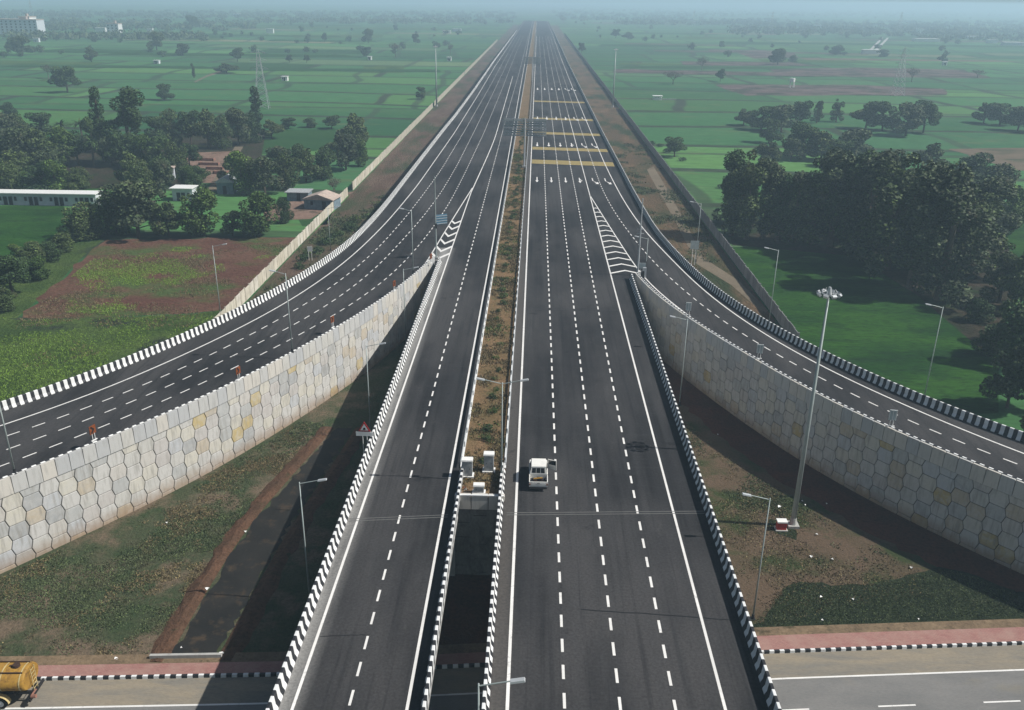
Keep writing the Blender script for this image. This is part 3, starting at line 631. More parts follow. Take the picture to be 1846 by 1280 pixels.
def guard(x, lab, face):
    t_ = thing('guard_rail', (x, 72, DZ), 0, lab, 'guard rail')
    m_ = MB(); pf = [(0, .42), (.05, .47), (.05, .53), (0, .58), (.05, .63), (.05, .69), (0, .74), (-.02, .74), (-.02, .42)]
    n_ = len(pf)
    for y in (0.0, 300.0, 1100.0):
        for a_, h in pf: m_.v.append((a_ * face, y, h))
    for s_ in range(2):
        for j in range(n_): m_.face((s_ * n_ + j, s_ * n_ + (j + 1) % n_, (s_ + 1) * n_ + (j + 1) % n_, (s_ + 1) * n_ + j))
    m_.build('rail', 'steel', t_)
    pm = MB(); pm.box(-.05, .05, -.05, .05, 0, .72); pme = pm.mesh('post', 'steel')
    for i in range(120):
        o = bpy.data.objects.new('post', pme); COL.objects.link(o); o.parent = t_; o.location = (-.09 * face, 1 + i * 3.0, 0)
    pk = MB()
    for i in range(120, 360): pk.box(-.05 - .09 * face, .05 - .09 * face, .95 + i * 3, 1.05 + i * 3, 0, .72)
    pk.build('far_posts', 'steel', t_)['kind'] = 'stuff'
guard(IL, 'steel guard rail on the left side of the planted median', -1)
guard(IR, 'steel guard rail on the right side of the planted median', 1)
for x0, x1 in ((IL - .02, IL + .16), (IR - .16, IR + .02)):
    m_ = MB(); m_.box(x0, x1, 72, 1800, DZ, DZ + .16); struct(m_, 'median_kerb', 'barrier_white')

# ------------------------------------------------------------------ panel walls of the ramps and the abutment
PW, PH, ZA, TOP = 1.66, 1.52, .24, 7.22
def hexpts(odd, lo, hi):
    """outline of a facing panel between two levels of its own (0 = centre)"""
    a_ = ZA / 2; H = PH / 2
    def hw_(z_): return (PW / 2 + a_ - 2 * a_ * abs(z_) / H) * 1.0
    zs = sorted({lo, hi} | ({0.0} if lo < 0 < hi else set()))
    return [(hw_(z_), z_) for z_ in zs] + [(-hw_(z_), z_) for z_ in reversed(zs)]
def panel_mesh(lo, hi, name):
    P = hexpts(0, lo, hi); cx_ = 0; cz_ = (lo + hi) / 2; m_ = MB(); g_ = .03
    def ins(d): return [(x_ * (1 - d / (PW / 2)), cz_ + (z_ - cz_) * (1 - d / ((hi - lo) / 2))) for x_, z_ in P]
    rings = [(ins(g_), 0.0), (ins(g_), .07), (ins(g_ + .028), .092)]
    k = len(P)
    for R_, y_ in rings: m_.v += [(x_, y_, z_) for x_, z_ in R_]
    for r_ in range(2):
        for i_ in range(k): m_.face((r_ * k + i_, r_ * k + (i_ + 1) % k, (r_ + 1) * k + (i_ + 1) % k, (r_ + 1) * k + i_))
    m_.face([2 * k + i_ for i_ in range(k)])
    return m_.mesh(name, 'facing_panel')
PF = panel_mesh(-PH / 2, PH / 2, 'panel'); PT = panel_mesh(-PH / 2, 0, 'panel_half')
def panel_wall(P, side, lab, z_top=TOP, cop=True, blk=1.32, mat=None):
    """P runs along the wall face; side +1 when the wall looks to the right of P"""
    c0 = P[len(P) // 2]; t_ = thing('retaining_wall', (float(c0[0]), float(c0[1]), 0), 0, lab, 'retaining wall')
    ox, oy = float(c0[0]), float(c0[1])
    Q = resample(P, PW); N_ = normals(Q)
    bk = MB()
    for p, n_ in zip(Q, N_):
        for z_ in (-.6, z_top + .6): bk.v.append((p[0] - ox, p[1] - oy, z_))
        q_ = p - n_ * side * .5
        for z_ in (-.6, z_top + .6): bk.v.append((q_[0] - ox, q_[1] - oy, z_))
    for i_ in range(len(Q) - 1):
        a_, b_ = 4 * i_, 4 * i_ + 4
        bk.face((a_, b_, b_ + 1, a_ + 1)); bk.face((a_ + 2, a_ + 3, b_ + 3, b_ + 2)); bk.face((a_ + 1, b_ + 1, b_ + 3, a_ + 3))
    bk.face((0, 1, 3, 2)); e = 4 * (len(Q) - 1); bk.face((e, e + 1, e + 3, e + 2))
    bk.build('wall_core', 'wall_joint', t_)
    cnt = 0
    for i_ in range(len(Q) - 1):
        mid = (Q[i_] + Q[i_ + 1]) / 2; d = Q[i_ + 1] - Q[i_]; n_ = np.array([d[1], -d[0]]) / np.linalg.norm(d) * side
        ang = math.atan2(-n_[0], n_[1])
        zs = []
        if i_ % 2:
            zs.append((PT, z_top)); z_ = z_top - PH
        else: z_ = z_top - PH / 2
        while z_ > -PH / 2 + .1: zs.append((PF, z_)); z_ -= PH
        for me, z_ in zs:
            if mat: me = me.copy(); me.materials.clear(); me.materials.append(M[mat])
            o = bpy.data.objects.new('panel', me); COL.objects.link(o); o.parent = t_; cnt += 1
            j = random.uniform(-.012, .02); o.location = (mid[0] - ox + n_[0] * j, mid[1] - oy + n_[1] * j, z_); o.rotation_euler = (0, 0, ang)
    if cop:
        Q = resample(offset(P, 0), blk)
        cm = MB(); cm.box(-.5 * blk + .02, .5 * blk - .02, -.06, .19, 0, 8.93 - z_top - .04, taper=.02); cme = cm.mesh('coping_block', 'coping')
        for i_ in range(len(Q) - 1):
            mid = (Q[i_] + Q[i_ + 1]) / 2; d = Q[i_ + 1] - Q[i_]; n_ = np.array([d[1], -d[0]]) / np.linalg.norm(d) * side
            o = bpy.data.objects.new('coping_block', cme); COL.objects.link(o); o.parent = t_
            o.location = (mid[0] - ox, mid[1] - oy, z_top + .04); o.rotation_euler = (random.uniform(-.008, .008), 0, math.atan2(-n_[0], n_[1]))
    return t_
panel_wall(cut(offset(LI, .27), 50), 1, 'tall sunlit wall of pale hexagonal panels, some of them yellow, under the left ramp')
panel_wall(cut(offset(RI, -.27), 52), -1, 'tall shaded wall of grey hexagonal panels under the right ramp')
# abutment seen through the gap between the two decks
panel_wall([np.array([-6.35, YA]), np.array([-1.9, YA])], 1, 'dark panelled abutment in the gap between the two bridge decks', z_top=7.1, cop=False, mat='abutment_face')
ab = thing('abutment_beam', (-4.15, YA, 7.1), 0, 'grey concrete beam of three blocks closing the near end of the median', 'beam')
for i in range(3):
    m_ = MB(); m_.box(-.72, .72, -.28, .25, 0, 1.35, taper=.02); m_.build('block', 'coping', ab, loc=(-1.5 + i * 1.5, 0, 0))
m_ = MB(); m_.box(-2.15, 2.15, -.3, -.12, 1.36, 1.46); cp = m_.build('coping', 'barrier_white', ab)
for x0, x1 in ((-15.75, IL - .1), (IR + .1, 15.95)):
    m_ = MB(); m_.box(x0, x1, YA - .4, YA + .4, -.4, DZ - .05); tag(m_.build('abutment', 'concrete'), 'concrete abutment in the dark under the %s bridge deck' % ('left' if x0 < -10 else 'right'), 'abutment')
m_ = MB(); m_.box(-29.6, -24.0, -.12, .12, 0, .45); m_.v = [(x, y + K(x) + 2.15, z) for x, y, z in m_.v]
tag(m_.build('culvert_headwall', 'concrete'), 'low pale concrete headwall at the near end of the muddy drain', 'headwall')

# ------------------------------------------------------------------ boundary walls
def boundary(x, y_ranges, h, mat, lab):
    t_ = thing('boundary_wall', (x, y_ranges[0][0], 0), 0, lab, 'boundary wall'); y00 = y_ranges[0][0]; L_ = 2.5
    pm = MB(); pm.box(-.06, .06, .04, L_ - .04, 0, h, taper=.01); pme = pm.mesh('wall_panel', mat)
    qm = MB(); qm.box(-.13, .13, -.13, .13, 0, h + .12, taper=.02); qme = qm.mesh('post', mat)
    fm = MB(); k = 0
    for y0, y1 in y_ranges:
        y = y0
        while y < y1:
            if k < 120:
                o = bpy.data.objects.new('wall_panel', pme); COL.objects.link(o); o.parent = t_; o.location = (random.uniform(-.02, .02), y - y00, random.uniform(-.12, .04)); o.rotation_euler = (0, random.uniform(-.01, .01), 0)
                o = bpy.data.objects.new('post', qme); COL.objects.link(o); o.parent = t_; o.location = (0, y - y00, random.uniform(-.08, .05)); k += 2
            else:
                dz_ = random.uniform(-.15, .1); fm.box(-.07, .07, y - y00, y - y00 + L_, 0, h + dz_); fm.box(-.13, .13, y - y00 - .13, y - y00 + .13, 0, h + .12)
            y += L_
    fm.build('far_panels', mat, t_)['kind'] = 'stuff'
boundary(-49.3, [(127, 229), (236, 431), (438, 624), (629, 1150)], 2.3, 'cream_wall', 'long cream boundary wall of concrete panels between the left verge and the fields')
boundary(41.0, [(126, 440), (444, 1400)], 2.2, 'grey_wall', 'long grey boundary wall with its shaded side to the highway, right of the dirt track')

# ================================================================== lamps, masts, signs
def lamp(x, y, z, h, adir, lab, arms=1, al=1.6, group=None):
    t_ = thing('street_lamp', (x, y, z), 0, lab, 'street lamp', group)
    m_ = MB(); m_.tube((0, 0, 0), (0, 0, h), .08, .045, 10); m_.build('pole', 'pole_grey', t_, True)
    m_ = MB(); m_.box(-.2, .2, -.2, .2, 0, .06); m_.tube((0, 0, .06), (0, 0, .5), .15, .12, 8); m_.build('base', 'dark_metal', t_)
    for s_ in ((adir,) if arms == 1 else (adir, -adir)):
        m_ = MB(); m_.tube((0, 0, h - .15), (s_ * al, 0, h + .22), .04, .035, 6); m_.build('arm', 'pole_grey', t_)
        m_ = MB(); Mx = Matrix.Translation((s_ * (al + .3), 0, h + .27)) @ Matrix.Rotation(-.2 * s_, 4, 'Y')
        m_.box(-.38, .38, -.15, .15, -.05, .05, 0, Mx, .03); m_.box(-.3, .3, -.11, .11, -.075, -.052, 1, Mx); m_.build('lamp_head', ['steel', 'white_paint'], t_)
    return t_
lamp(-18.7, 62.0, 0, 12, 1, 'slim lamp between the muddy drain and the left bridge deck')
lamp(-18.8, 92.6, 0, 12, 1, 'slim lamp rising from the shaded verge near the red triangle sign')
lamp(-18.9, 123.2, 0, 12, 1, 'slim lamp rising behind the red and black chevron board near the left nose')
lamp(19.6, 61.4, 0, 12, -1, 'slim lamp beside the red box, just right of the right bridge deck')
lamp(19.7, 104, 0, 12, -1, 'slim lamp standing in front of the shaded panel wall of the right ramp')
lamp(19.4, 144, 2, 10, -1, 'slim lamp just behind the right hatched nose')
lamp(-2.35, 69.6, DZ, 10, 1, 'double-armed lamp at the near end of the median, above the white pickup', 2)
lamp(-2.15, 33.4, 6.0, 12, 1, 'lamp at the bottom edge of the view in the gap between the decks')
x, y = un(27, 852, 9); lamp(x, y, 8.9, 10, -1, 'lamp standing on the left ramp parapet at the left edge of the view', al=1.2)
x, y = un(527, 634, 9); lamp(x, y, 8.9, 10, -1, 'lamp standing on the left ramp parapet above the highest part of the panel wall', al=1.2)
x, y = un(745, 492, 9); lamp(x, y, 8.9, 10, -1, 'lamp standing on the left ramp parapet close to the left nose', al=1.2)
x, y = un(400, 585, 0); lamp(x, y, 0, 13, 1, 'lamp beyond the left ramp barrier at the edge of the fallow field')
x, y = un(1385, 590, 0); lamp(x, y, 0, 13, -1, 'lamp at the near end of the grey boundary wall')
x, y = un(1662, 735, 0); lamp(x, y, 0, 14, -1, 'lamp in the middle of the bright green field beyond the right ramp')
x, y = un(1254, 472, 0); lamp(x, y, 0, 12, -1, 'lamp on the dirt track beside the right ramp, in front of the grey boundary wall')
x, y = un(596, 452, 0); lamp(x, y, 0, 9, 1, 'short lamp beyond the left ramp barrier beside the cream wall')
def mast(x, y, h, lab, r0=.27):
    t_ = thing('high_mast_light', (x, y, 0), 0, lab, 'mast light')
    m_ = MB(); m_.tube((0, 0, .3), (0, 0, h), r0, r0 * .35, 12); m_.build('mast', 'pole_grey', t_, True)
    m_ = MB(); m_.box(-.55, .55, -.55, .55, -.05, .3); m_.tube((0, 0, .3), (0, 0, 1.0), r0 + .1, r0 + .02, 12); m_.build('base', 'concrete', t_)
    m_ = MB(); k = 20; R_ = .6
    for i in range(k):
        a_, b_ = 2 * math.pi * i / k, 2 * math.pi * (i + 1) / k
        m_.tube((R_ * math.cos(a_), R_ * math.sin(a_), h - .1), (R_ * math.cos(b_), R_ * math.sin(b_), h - .1), .05, k=5, cap=False)
    for i in range(4):
        a_ = math.pi * i / 2; m_.tube((0, 0, h - .1), (R_ * math.cos(a_), R_ * math.sin(a_), h - .1), .04, k=5)
    m_.tube((0, 0, h - .3), (0, 0, h + .5), .3, .12, 10); m_.build('head_ring', 'steel', t_)
    fm = MB(); fm.box(-.2, .2, -.1, .12, -.14, .14, 0); fm.box(-.17, .17, .121, .13, -.11, .11, 1); fm.tube((0, -.1, 0), (0, -.55, .1), .03, k=5); fme = fm.mesh('floodlight', ['steel', 'white_paint'])
    for i in range(8):
        a_ = 2 * math.pi * i / 8 + .2; o = bpy.data.objects.new('floodlight', fme); COL.objects.link(o); o.parent = t_
        o.location = (.95 * math.cos(a_), .95 * math.sin(a_), h - .15); o.rotation_euler = (-.6, 0, a_ - math.pi / 2)
    return t_
mast(26.9, 76.0, 24.8, 'tall tapered mast with a ring of floodlights beside the red box, right foreground')
mast(-47.9, 436, 27.5, 'distant tall mast standing at the cream boundary wall on the left', .42)
mast(38.0, 446, 27.0, 'distant tall mast standing at the grey boundary wall on the right', .42)
t_ = thing('control_box', (25.55, 75.3, 0), 0, 'small red and white electrical box beside the foot of the near mast', 'electrical box')
m_ = MB(); m_.box(-.45, .45, -.3, .3, .15, .95); m_.build('cabinet', 'red_box', t_)
m_ = MB(); m_.box(-.5, .5, -.36, .36, .951, 1.1); m_.build('lid', 'white_paint', t_); m_ = MB(); m_.box(-.6, .6, -.45, .45, -.02, .15); m_.build('plinth', 'concrete', t_)
m_ = MB(); m_.box(-.03, .03, -.012, 0, -.1, .1); m_.build('handle', 'dark_metal', t_, loc=(.3, -.301, .55))
# sign gantries in the median, seen from behind
def butterfly(x, y, h, pw, ph, lab):
    t_ = thing('sign_gantry', (x, y, DZ), 0, lab, 'sign gantry')
    m_ = MB(); m_.tube((0, 0, 0), (0, 0, h), .25, .2, 12); m_.build('post', 'steel', t_)
    m_ = MB(); m_.box(-.5, .5, -.5, .5, 0, .5); m_.build('base', 'concrete', t_)
    for sg in (-1, 1):
        m_ = MB(); x0, x1 = .35, pw / 2
        if sg < 0: x0, x1 = -x1, -x0
        for k in range(7): m_.box(x0, x1, .25, .3, h - ph + k * (ph - .1) / 7, h - ph + (k + .62) * (ph - .1) / 7, 0)
        for k in range(4):
            z_ = h - ph + .1 + k * (ph - .3) / 3; m_.box(x0, x1, .12, .22, z_ - .06, z_ + .06, 1)
        n_ = 4 if sg < 0 else 7
        for k in range(n_ + 1):
            xx = x0 + (x1 - x0) * k / n_; m_.box(xx - .05, xx + .05, .02, .11, h - ph, h - .1, 1)
        m_.build('sign_board', ['sign_back', 'steel'], t_)
    m_ = MB(); m_.box(-pw / 2, pw / 2, -.12, .0, h - .1, h + .12); m_.box(-pw / 2, pw / 2, -.12, .0, h - ph * .55, h - ph * .55 + .15); m_.build('cross_beam', 'steel', t_)
butterfly(-2.65, 230.5, 12.4, 11, 4.3, 'large two-winged sign gantry in the median, its boards seen from behind')
butterfly(-2.2, 495, 12.0, 9, 3.6, 'small far sign gantry in the median near the top of the view')
def gore_sign(x, y, lab, h=14):
    t_ = thing('sign_post', (x, y, DZ), 0, lab, 'sign post')
    m_ = MB(); m_.tube((0, 0, 0), (0, 0, h), .14, .06, 8); m_.build('pole', 'pole_grey', t_)
    m_ = MB(); Mx = Matrix.Rotation(.55, 4, 'Z')
    m_.box(.1, 2.1, -.05, .05, h * .42, h * .54, 0, Mx)
    for k in range(4): m_.box(.1, 2.1, -.12, -.055, h * .43 + k * .42, h * .43 + .08 + k * .42, 1, Mx)
    m_.build('sign_board', ['sign_blue', 'steel'], t_)
    m_ = MB(); m_.box(-.2, .2, -.1, .2, h * .38, h * .44); m_.build('bracket', 'dark_metal', t_)
    m_ = MB(); m_.box(-.3, .3, -.3, .3, 0, .4); m_.build('base', 'concrete', t_)
gore_sign(-16.2, 142.6, 'tall thin post with a slatted blue board at the tip of the left nose')
# mast and cabinets on the right nose
x, y = 17.0, 135.6
t_ = thing('signal_post', (x, y, DZ), 0, 'tall pale post with small cross arms and cabinets at the right nose', 'post')
m_ = MB(); m_.tube((0, 0, 0), (0, 0, 12.5), .17, .08, 10); m_.build('pole', 'steel', t_)
for z_, r_ in ((7.6, 0), (6.9, 1.2)):
    m_ = MB(); m_.tube((-.55, 0, z_), (.55, 0, z_), .06, k=6); m_.build('cross_arm', 'steel', t_)
m_ = MB(); m_.box(-.35, .35, -.3, .3, 0, 1.1, taper=.03); m_.build('cabinet', 'white_paint', t_, loc=(.2, -1.3, 0))
m_ = MB(); m_.box(-.3, .3, -.25, .25, 0, 1.6, taper=.03); m_.build('cabinet', 'steel', t_, loc=(.95, -1.0, 0))
m_ = MB(); m_.box(-.28, .28, -.22, .22, 0, 1.4, taper=.03); m_.build('cabinet', 'dark_metal', t_, loc=(.5, -2.3, 0))
m_ = MB(); m_.box(-.5, .5, .3, .36, 1.2, 2.1); m_.tube((-.3, .33, 0), (-.3, .33, 1.2), .04, k=6); m_.tube((.3, .33, 0), (.3, .33, 1.2), .04, k=6); m_.build('small_board', 'sign_back', t_, loc=(.7, -.4, 0))
# chevron markers on the left parapet (orange and black), back faces on the right parapet
def marker(px_, py_, face, lab, mats, grp, rz, wd=.75, hh=.75):
    x, y = un(px_, py_, 9.0); t_ = thing('chevron_marker', (x, y, 8.98), rz, lab, 'road sign', grp)
    m_ = MB(); m_.tube((-.15, 0, 0), (-.15, 0, .75), .035, k=6); m_.build('leg', 'white_paint', t_)
    m_ = MB(); m_.tube((.15, 0, 0), (.15, 0, .75), .035, k=6); m_.build('leg', 'white_paint', t_)
    m_ = MB(); m_.box(-.35, .35, -.06, .06, -.02, .06); m_.build('foot_plate', 'white_paint', t_)
    m_ = MB(); m_.box(-wd / 2, wd / 2, -.03, .03, .7, .7 + hh, 0)
    if mats[0] == 'sign_orange':
        for s_ in (-.036, .036):
            m_.poly([(-.32, s_, .78), (-.08, s_, .78), (.2, s_, .7 + hh / 2), (-.08, s_, .62 + hh), (-.32, s_, .62 + hh), (-.04, s_, .7 + hh / 2)], 1)
    else:
        for k in range(3): m_.box(-wd / 2 + .03 + k * (wd / 2 - .06), -wd / 2 + .08 + k * (wd / 2 - .06), -.07, -.031, .7, .7 + hh, 1)
        m_.box(-wd / 2, wd / 2, -.07, -.031, .72 + hh - .1, .72 + hh - .04, 1)
    m_.build('sign_board', mats, t_)
for px_, py_, lab in ((170, 793, 'orange and black chevron marker on the left parapet, nearest the left edge of the view'), (431, 684, 'orange and black chevron marker on the left parapet above yellow-tinted panels'),
                      (600, 590, 'orange and black chevron marker on the left parapet beyond the parapet lamp'), (711, 524, 'orange and black chevron marker on the left parapet beside the dark round shadow'), (777, 474, 'orange and black chevron marker at the very tip of the left nose')):
    marker(px_, py_, 1, lab, ['sign_orange', 'black'], None, 1.25, .75, .85)
for px_, py_, lab in ((1240, 568, 'grey back of a marker board on the right parapet, farthest of three'), (1368, 646, 'grey back of the middle marker board on the right parapet'), (1606, 768, 'grey back of a marker board on the right parapet, right of the mast')):
    marker(px_, py_, -1, lab, ['sign_back', 'white_paint'], None, -.15, .75, 1.15)
# triangular warning sign
x, y = un(660, 800, 8.6)
t_ = thing('warning_sign', (-16.0, y + .6, 7.2), 0, 'red and white triangular warning sign with a white plate outside the left bridge barrier', 'road sign')
m_ = MB(); m_.tube((-.2, 0, 0), (-.2, 0, 2.0), .04, k=6); m_.build('leg', 'white_paint', t_)
m_ = MB(); m_.tube((.22, 0, 0), (.22, 0, 2.0), .04, k=6); m_.build('leg', 'white_paint', t_)
m_ = MB(); m_.tube((-.22, 0, .2), (.22, 0, .2), .035, k=6); m_.build('bracket', 'white_paint', t_)
m_ = MB(); m_.prism([(-.6, 2.45), (.6, 2.45), (0, 3.5)], -.03, .03, 0); m_.poly([(-.4, -.035, 2.56), (.4, -.035, 2.56), (0, -.035, 3.26)], 1)
m_.poly([(-.13, -.04, 2.62), (.13, -.04, 2.62), (.08, -.04, 2.88), (-.10, -.04, 2.84)], 2); m_.build('triangle_board', ['sign_red', 'white_paint', 'black'], t_)
m_ = MB(); m_.box(-.85, .85, -.03, .03, 1.95, 2.38); m_.build('plate', 'white_paint', t_)
def small_sign(px_, py_, lab, mat='white_paint', h=2.6, z=0.0, wd=1.0, hh=1.0):
    x, y = un(px_, py_, z); t_ = thing('road_sign', (x, y, z), 0, lab, 'road sign')
    for s_ in (-.3, .3):
        m_ = MB(); m_.tube((s_, 0, 0), (s_, 0, h), .05, k=6); m_.build('leg', 'white_paint', t_)
    m_ = MB(); m_.box(-wd / 2, wd / 2, -.03, .03, h - .1, h - .1 + hh, 0)
    m_.build('sign_board', [mat], t_)
small_sign(560, 470, 'small pale sign on two legs in the bushes before the cream wall', h=2.0)
small_sign(1249, 478, 'back of a square sign on two legs beside the dirt track on the right', 'sign_back', 3.4, 0, 1.7, 1.7)

# ------------------------------------------------------------------ feeder pillars at the end of the median
def pillar(px_, py_, w_, d_, h_, lab):
    x, y = un(px_, py_, DZ + .04); t_ = thing('feeder_pillar', (x, y + d_ / 2, DZ + .04), 0, lab, 'electrical cabinet')
    m_ = MB(); m_.box(-w_ / 2 - .14, w_ / 2 + .14, -d_ / 2 - .14, d_ / 2 + .14, 0, .16); m_.build('plinth', 'white_paint', t_)
    m_ = MB(); m_.box(-w_ / 2, w_ / 2, -d_ / 2, d_ / 2, .16, h_); m_.build('cabinet', 'roof_grey', t_)
    m_ = MB(); m_.box(-w_ / 2 - .06, w_ / 2 + .06, -d_ / 2 - .1, d_ / 2 + .06, h_ + .001, h_ + .14, taper=.03); m_.build('lid', 'white_paint', t_)
    for s_ in (-1, 1):
        m_ = MB(); m_.box(-w_ / 4 + .015, w_ / 4 - .015, -.02, .0, .22, h_ - .06); d2 = m_.build('door', 'roof_grey', t_, loc=(s_ * w_ / 4, -d_ / 2 - .001, 0))
        m_ = MB(); m_.box(-.02, .02, -.05, -.021, h_ * .5, h_ * .5 + .14); m_.build('handle', 'dark_metal', d2)
pillar(842, 861, .95, .6, 1.7, 'left of the two tall grey electrical cabinets with white lids in the median')
pillar(881, 852, .9, .6, 1.8, 'right of the two tall grey electrical cabinets with white lids in the median')
pillar(863, 891, .9, .45, .8, 'low grey cabinet with white lid right above the abutment beam')
rr = random.Random(5)
t_ = thing('rubbish_heap', (-5.55, 68.0, DZ + .04), 0, 'small heap of orange and pale scraps beside the low median cabinet', 'rubbish')
m_ = MB()
for i in range(60):
    a_ = Vector((rr.gauss(0, .22), rr.gauss(0, .6), rr.uniform(0, .25))); q = [a_ + Vector((rr.uniform(-.12, .12), rr.uniform(-.12, .12), rr.uniform(-.05, .08))) for _ in range(3)]
    m_.poly(q, rr.choice([0, 0, 1, 2]))
m_.build('scraps', ['sign_orange', 'yellow_tank', 'white_paint'], t_)['kind'] = 'stuff'

# ================================================================== white pickup
def wheel(parent, x, y, r, wd, name='wheel'):
    m_ = MB(); m_.tube((-wd / 2, 0, 0), (wd / 2, 0, 0), r, k=20); w_ = m_.build(name, 'rubber', parent, loc=(x, y, r))
    m_ = MB(); m_.tube((-wd / 2 - .012, 0, 0), (wd / 2 + .012, 0, 0), r * .58, k=14); m_.tube((-wd / 2 - .03, 0, 0), (wd / 2 + .03, 0, 0), r * .16, k=8); m_.build('rim', 'steel', w_); return w_
pk = thing('pickup_truck', (1.02, 70.35, DZ + .02), 0, 'white pickup truck with open right door parked on the highway', 'pickup truck')
m_ = MB(); W2, LR, LF = .84, -2.15, 2.15
side = [(LR, .42), (LR, .95), (-.87, .95), (-.87, .98), (1.15, .98), (2.02, .86), (LF, .72), (LF, .42)]
for s_ in (-1, 1):     # body sides
    m_.poly([(s_ * W2, y_, z_) for y_, z_ in side]); m_.poly([(s_ * (W2 - .07), y_, z_) for y_, z_ in side[:4]] + [(s_ * (W2 - .07), -.87, .42)])
    m_.quad((s_ * W2, LR, .95), (s_ * (W2 - .07), LR, .95), (s_ * (W2 - .07), -.87, .95), (s_ * W2, -.87, .95))
m_.box(-W2, W2, -.85, 1.12, .42, .975); m_.box(-W2 + .01, W2 - .01, LR + .02, -.85, .40, .50)
m_.poly([(-W2, 1.15, .98), (W2, 1.15, .98), (W2 - .03, 2.02, .87), (-W2 + .03, 2.02, .87)]); m_.poly([(-W2 + .03, 2.02, .87), (W2 - .03, 2.02, .87), (W2, LF, .72), (-W2, LF, .72)])
m_.quad((-W2, LF, .42), (W2, LF, .42), (W2, LF, .72), (-W2, LF, .72)); m_.build('body', 'car_white', pk)
m_ = MB(); Z0, Z1 = .985, 1.66; r0 = [(-.78, -.85), (.78, -.85), (.80, 1.22), (-.80, 1.22)]; r1 = [(-.66, -.71), (.66, -.71), (.66, .72), (-.66, .72)]
for i in range(4):
    a_, b_ = r0[i], r0[(i + 1) % 4]; c_, d_ = r1[(i + 1) % 4], r1[i]; m_.quad((*a_, Z0), (*b_, Z0), (*c_, Z1), (*d_, Z1))
m_.box(-.68, .68, -.75, .76, Z1 - .005, Z1 + .07, taper=.04); m_.build('cab', 'car_white', pk)
def pane(corners, name='window', parent=pk, mat='glass_dark', push=.012):
    a_, b_, c_, d_ = [Vector(c) for c in corners]; n_ = (b_ - a_).cross(d_ - a_).normalized(); m_ = MB()
    lo = [p - n_ * .004 for p in (a_, b_, c_, d_)]; hi = [p + n_ * push for p in (a_, b_, c_, d_)]
    m_.v = [tuple(p) for p in lo + hi]; m_.face((4, 5, 6, 7))
    for i in range(4): m_.face((i, (i + 1) % 4, 4 + (i + 1) % 4, 4 + i))
    return m_.build(name, mat, parent)
for x0 in (-.58, -.19, .20):     # three rear panes
    pane([(x0 * 1.06, -.827, 1.09), ((x0 + .34) * 1.06, -.827, 1.09), ((x0 + .34) * .98, -.735, 1.54), (x0 * .98, -.735, 1.54)], 'rear_window')
pane([(.72, 1.12, 1.10), (-.72, 1.12, 1.10), (-.62, .80, 1.58), (.62, .80, 1.58)], 'windscreen')
pane([(-.782, .95, 1.07), (-.776, .22, 1.07), (-.688, .22, 1.55), (-.688, .60, 1.55)]); pane([(-.776, .12, 1.07), (-.770, -.70, 1.07), (-.686, -.62, 1.55), (-.688, .12, 1.55)])
pane([(.770, -.70, 1.07), (.776, .12, 1.07), (.688, .12, 1.55), (.686, -.62, 1.55)])
pane([(.80, .28, .55), (.80, 1.0, .55), (.80, 1.0, 1.0), (.80, .28, 1.0)], 'door_opening', pk, 'black', .045)
d_ = bpy.data.objects.new('door', None); COL.objects.link(d_); d_.parent = pk
bpy.data.objects.remove(d_)
m_ = MB(); m_.box(0, .05, -.85, 0, .5, .99); m_.box(0.0, .05, -.85, -.79, .99, 1.5); m_.box(.0, .05, -.06, 0, .99, 1.5); m_.box(0, .05, -.79, -.06, 1.44, 1.5)
dr = m_.build('door', 'car_white', pk, loc=(.86, 1.05, 0)); dr.rotation_euler = (0, 0, math.radians(68))
m_ = MB(); m_.box(.015, .03, -.79, -.06, .99, 1.44); m_.build('door_window', 'glass_dark', dr)
m_ = MB(); m_.box(.06, .22, -.05, .02, 1.0, 1.16); m_.build('mirror', 'black', dr)
m_ = MB(); m_.box(-.83, .83, -.03, .03, 0, .46); m_.box(-.6, .6, -.045, -.031, .1, .36); tg = m_.build('tailgate', 'car_white', pk, loc=(0, LR - .035, .5))
m_ = MB(); m_.box(-.12, .12, -.06, -.046, .30, .35); m_.build('handle', 'black', tg)
m_ = MB(); m_.box(-.78, .78, -.12, .0, .28, .42, taper=.02); m_.build('bumper', 'dark_metal', pk, loc=(0, LR - .02, 0))
for s_ in (-1, 1):
    m_ = MB(); m_.box(-.06, .06, -.03, .02, -.08, .08); m_.build('tail_light', 'brick', pk, loc=(s_ * .765, LR - .075, .72))
    m_ = MB(); m_.box(-.14, .14, -.02, .03, -.06, .06); m_.build('headlight', 'glass_dark', pk, loc=(s_ * .62, LF + .01, .62))
    for yy in (-1.35, 1.4): wheel(pk, s_ * .76, yy, .33, .2)
m_ = MB()
for i in range(18):
    x_, y_ = rr.uniform(-.6, .55), rr.uniform(-1.95, -1.1); s2 = rr.uniform(.08, .2); m_.box(x_ - s2, x_ + s2, y_ - s2, y_ + s2, .51, .55 + rr.uniform(.05, .3), rr.choice([0, 0, 1]), taper=.03)
tag(m_.build('cargo', ['dark_metal', 'tank_dark'], None, loc=(1.02, 70.35, DZ + .02)), 'pile of dark goods lying in the bed of the white pickup', 'cargo')
m_ = MB(); m_.tube((-.45, -1.55, .90), (.35, -1.4, .93), .07, .07, 8); tag(m_.build('rolled_cloth', 'yellow_tank', None, loc=(1.02, 70.35, DZ + .02)), 'yellow roll lying across the goods in the pickup bed', 'roll')

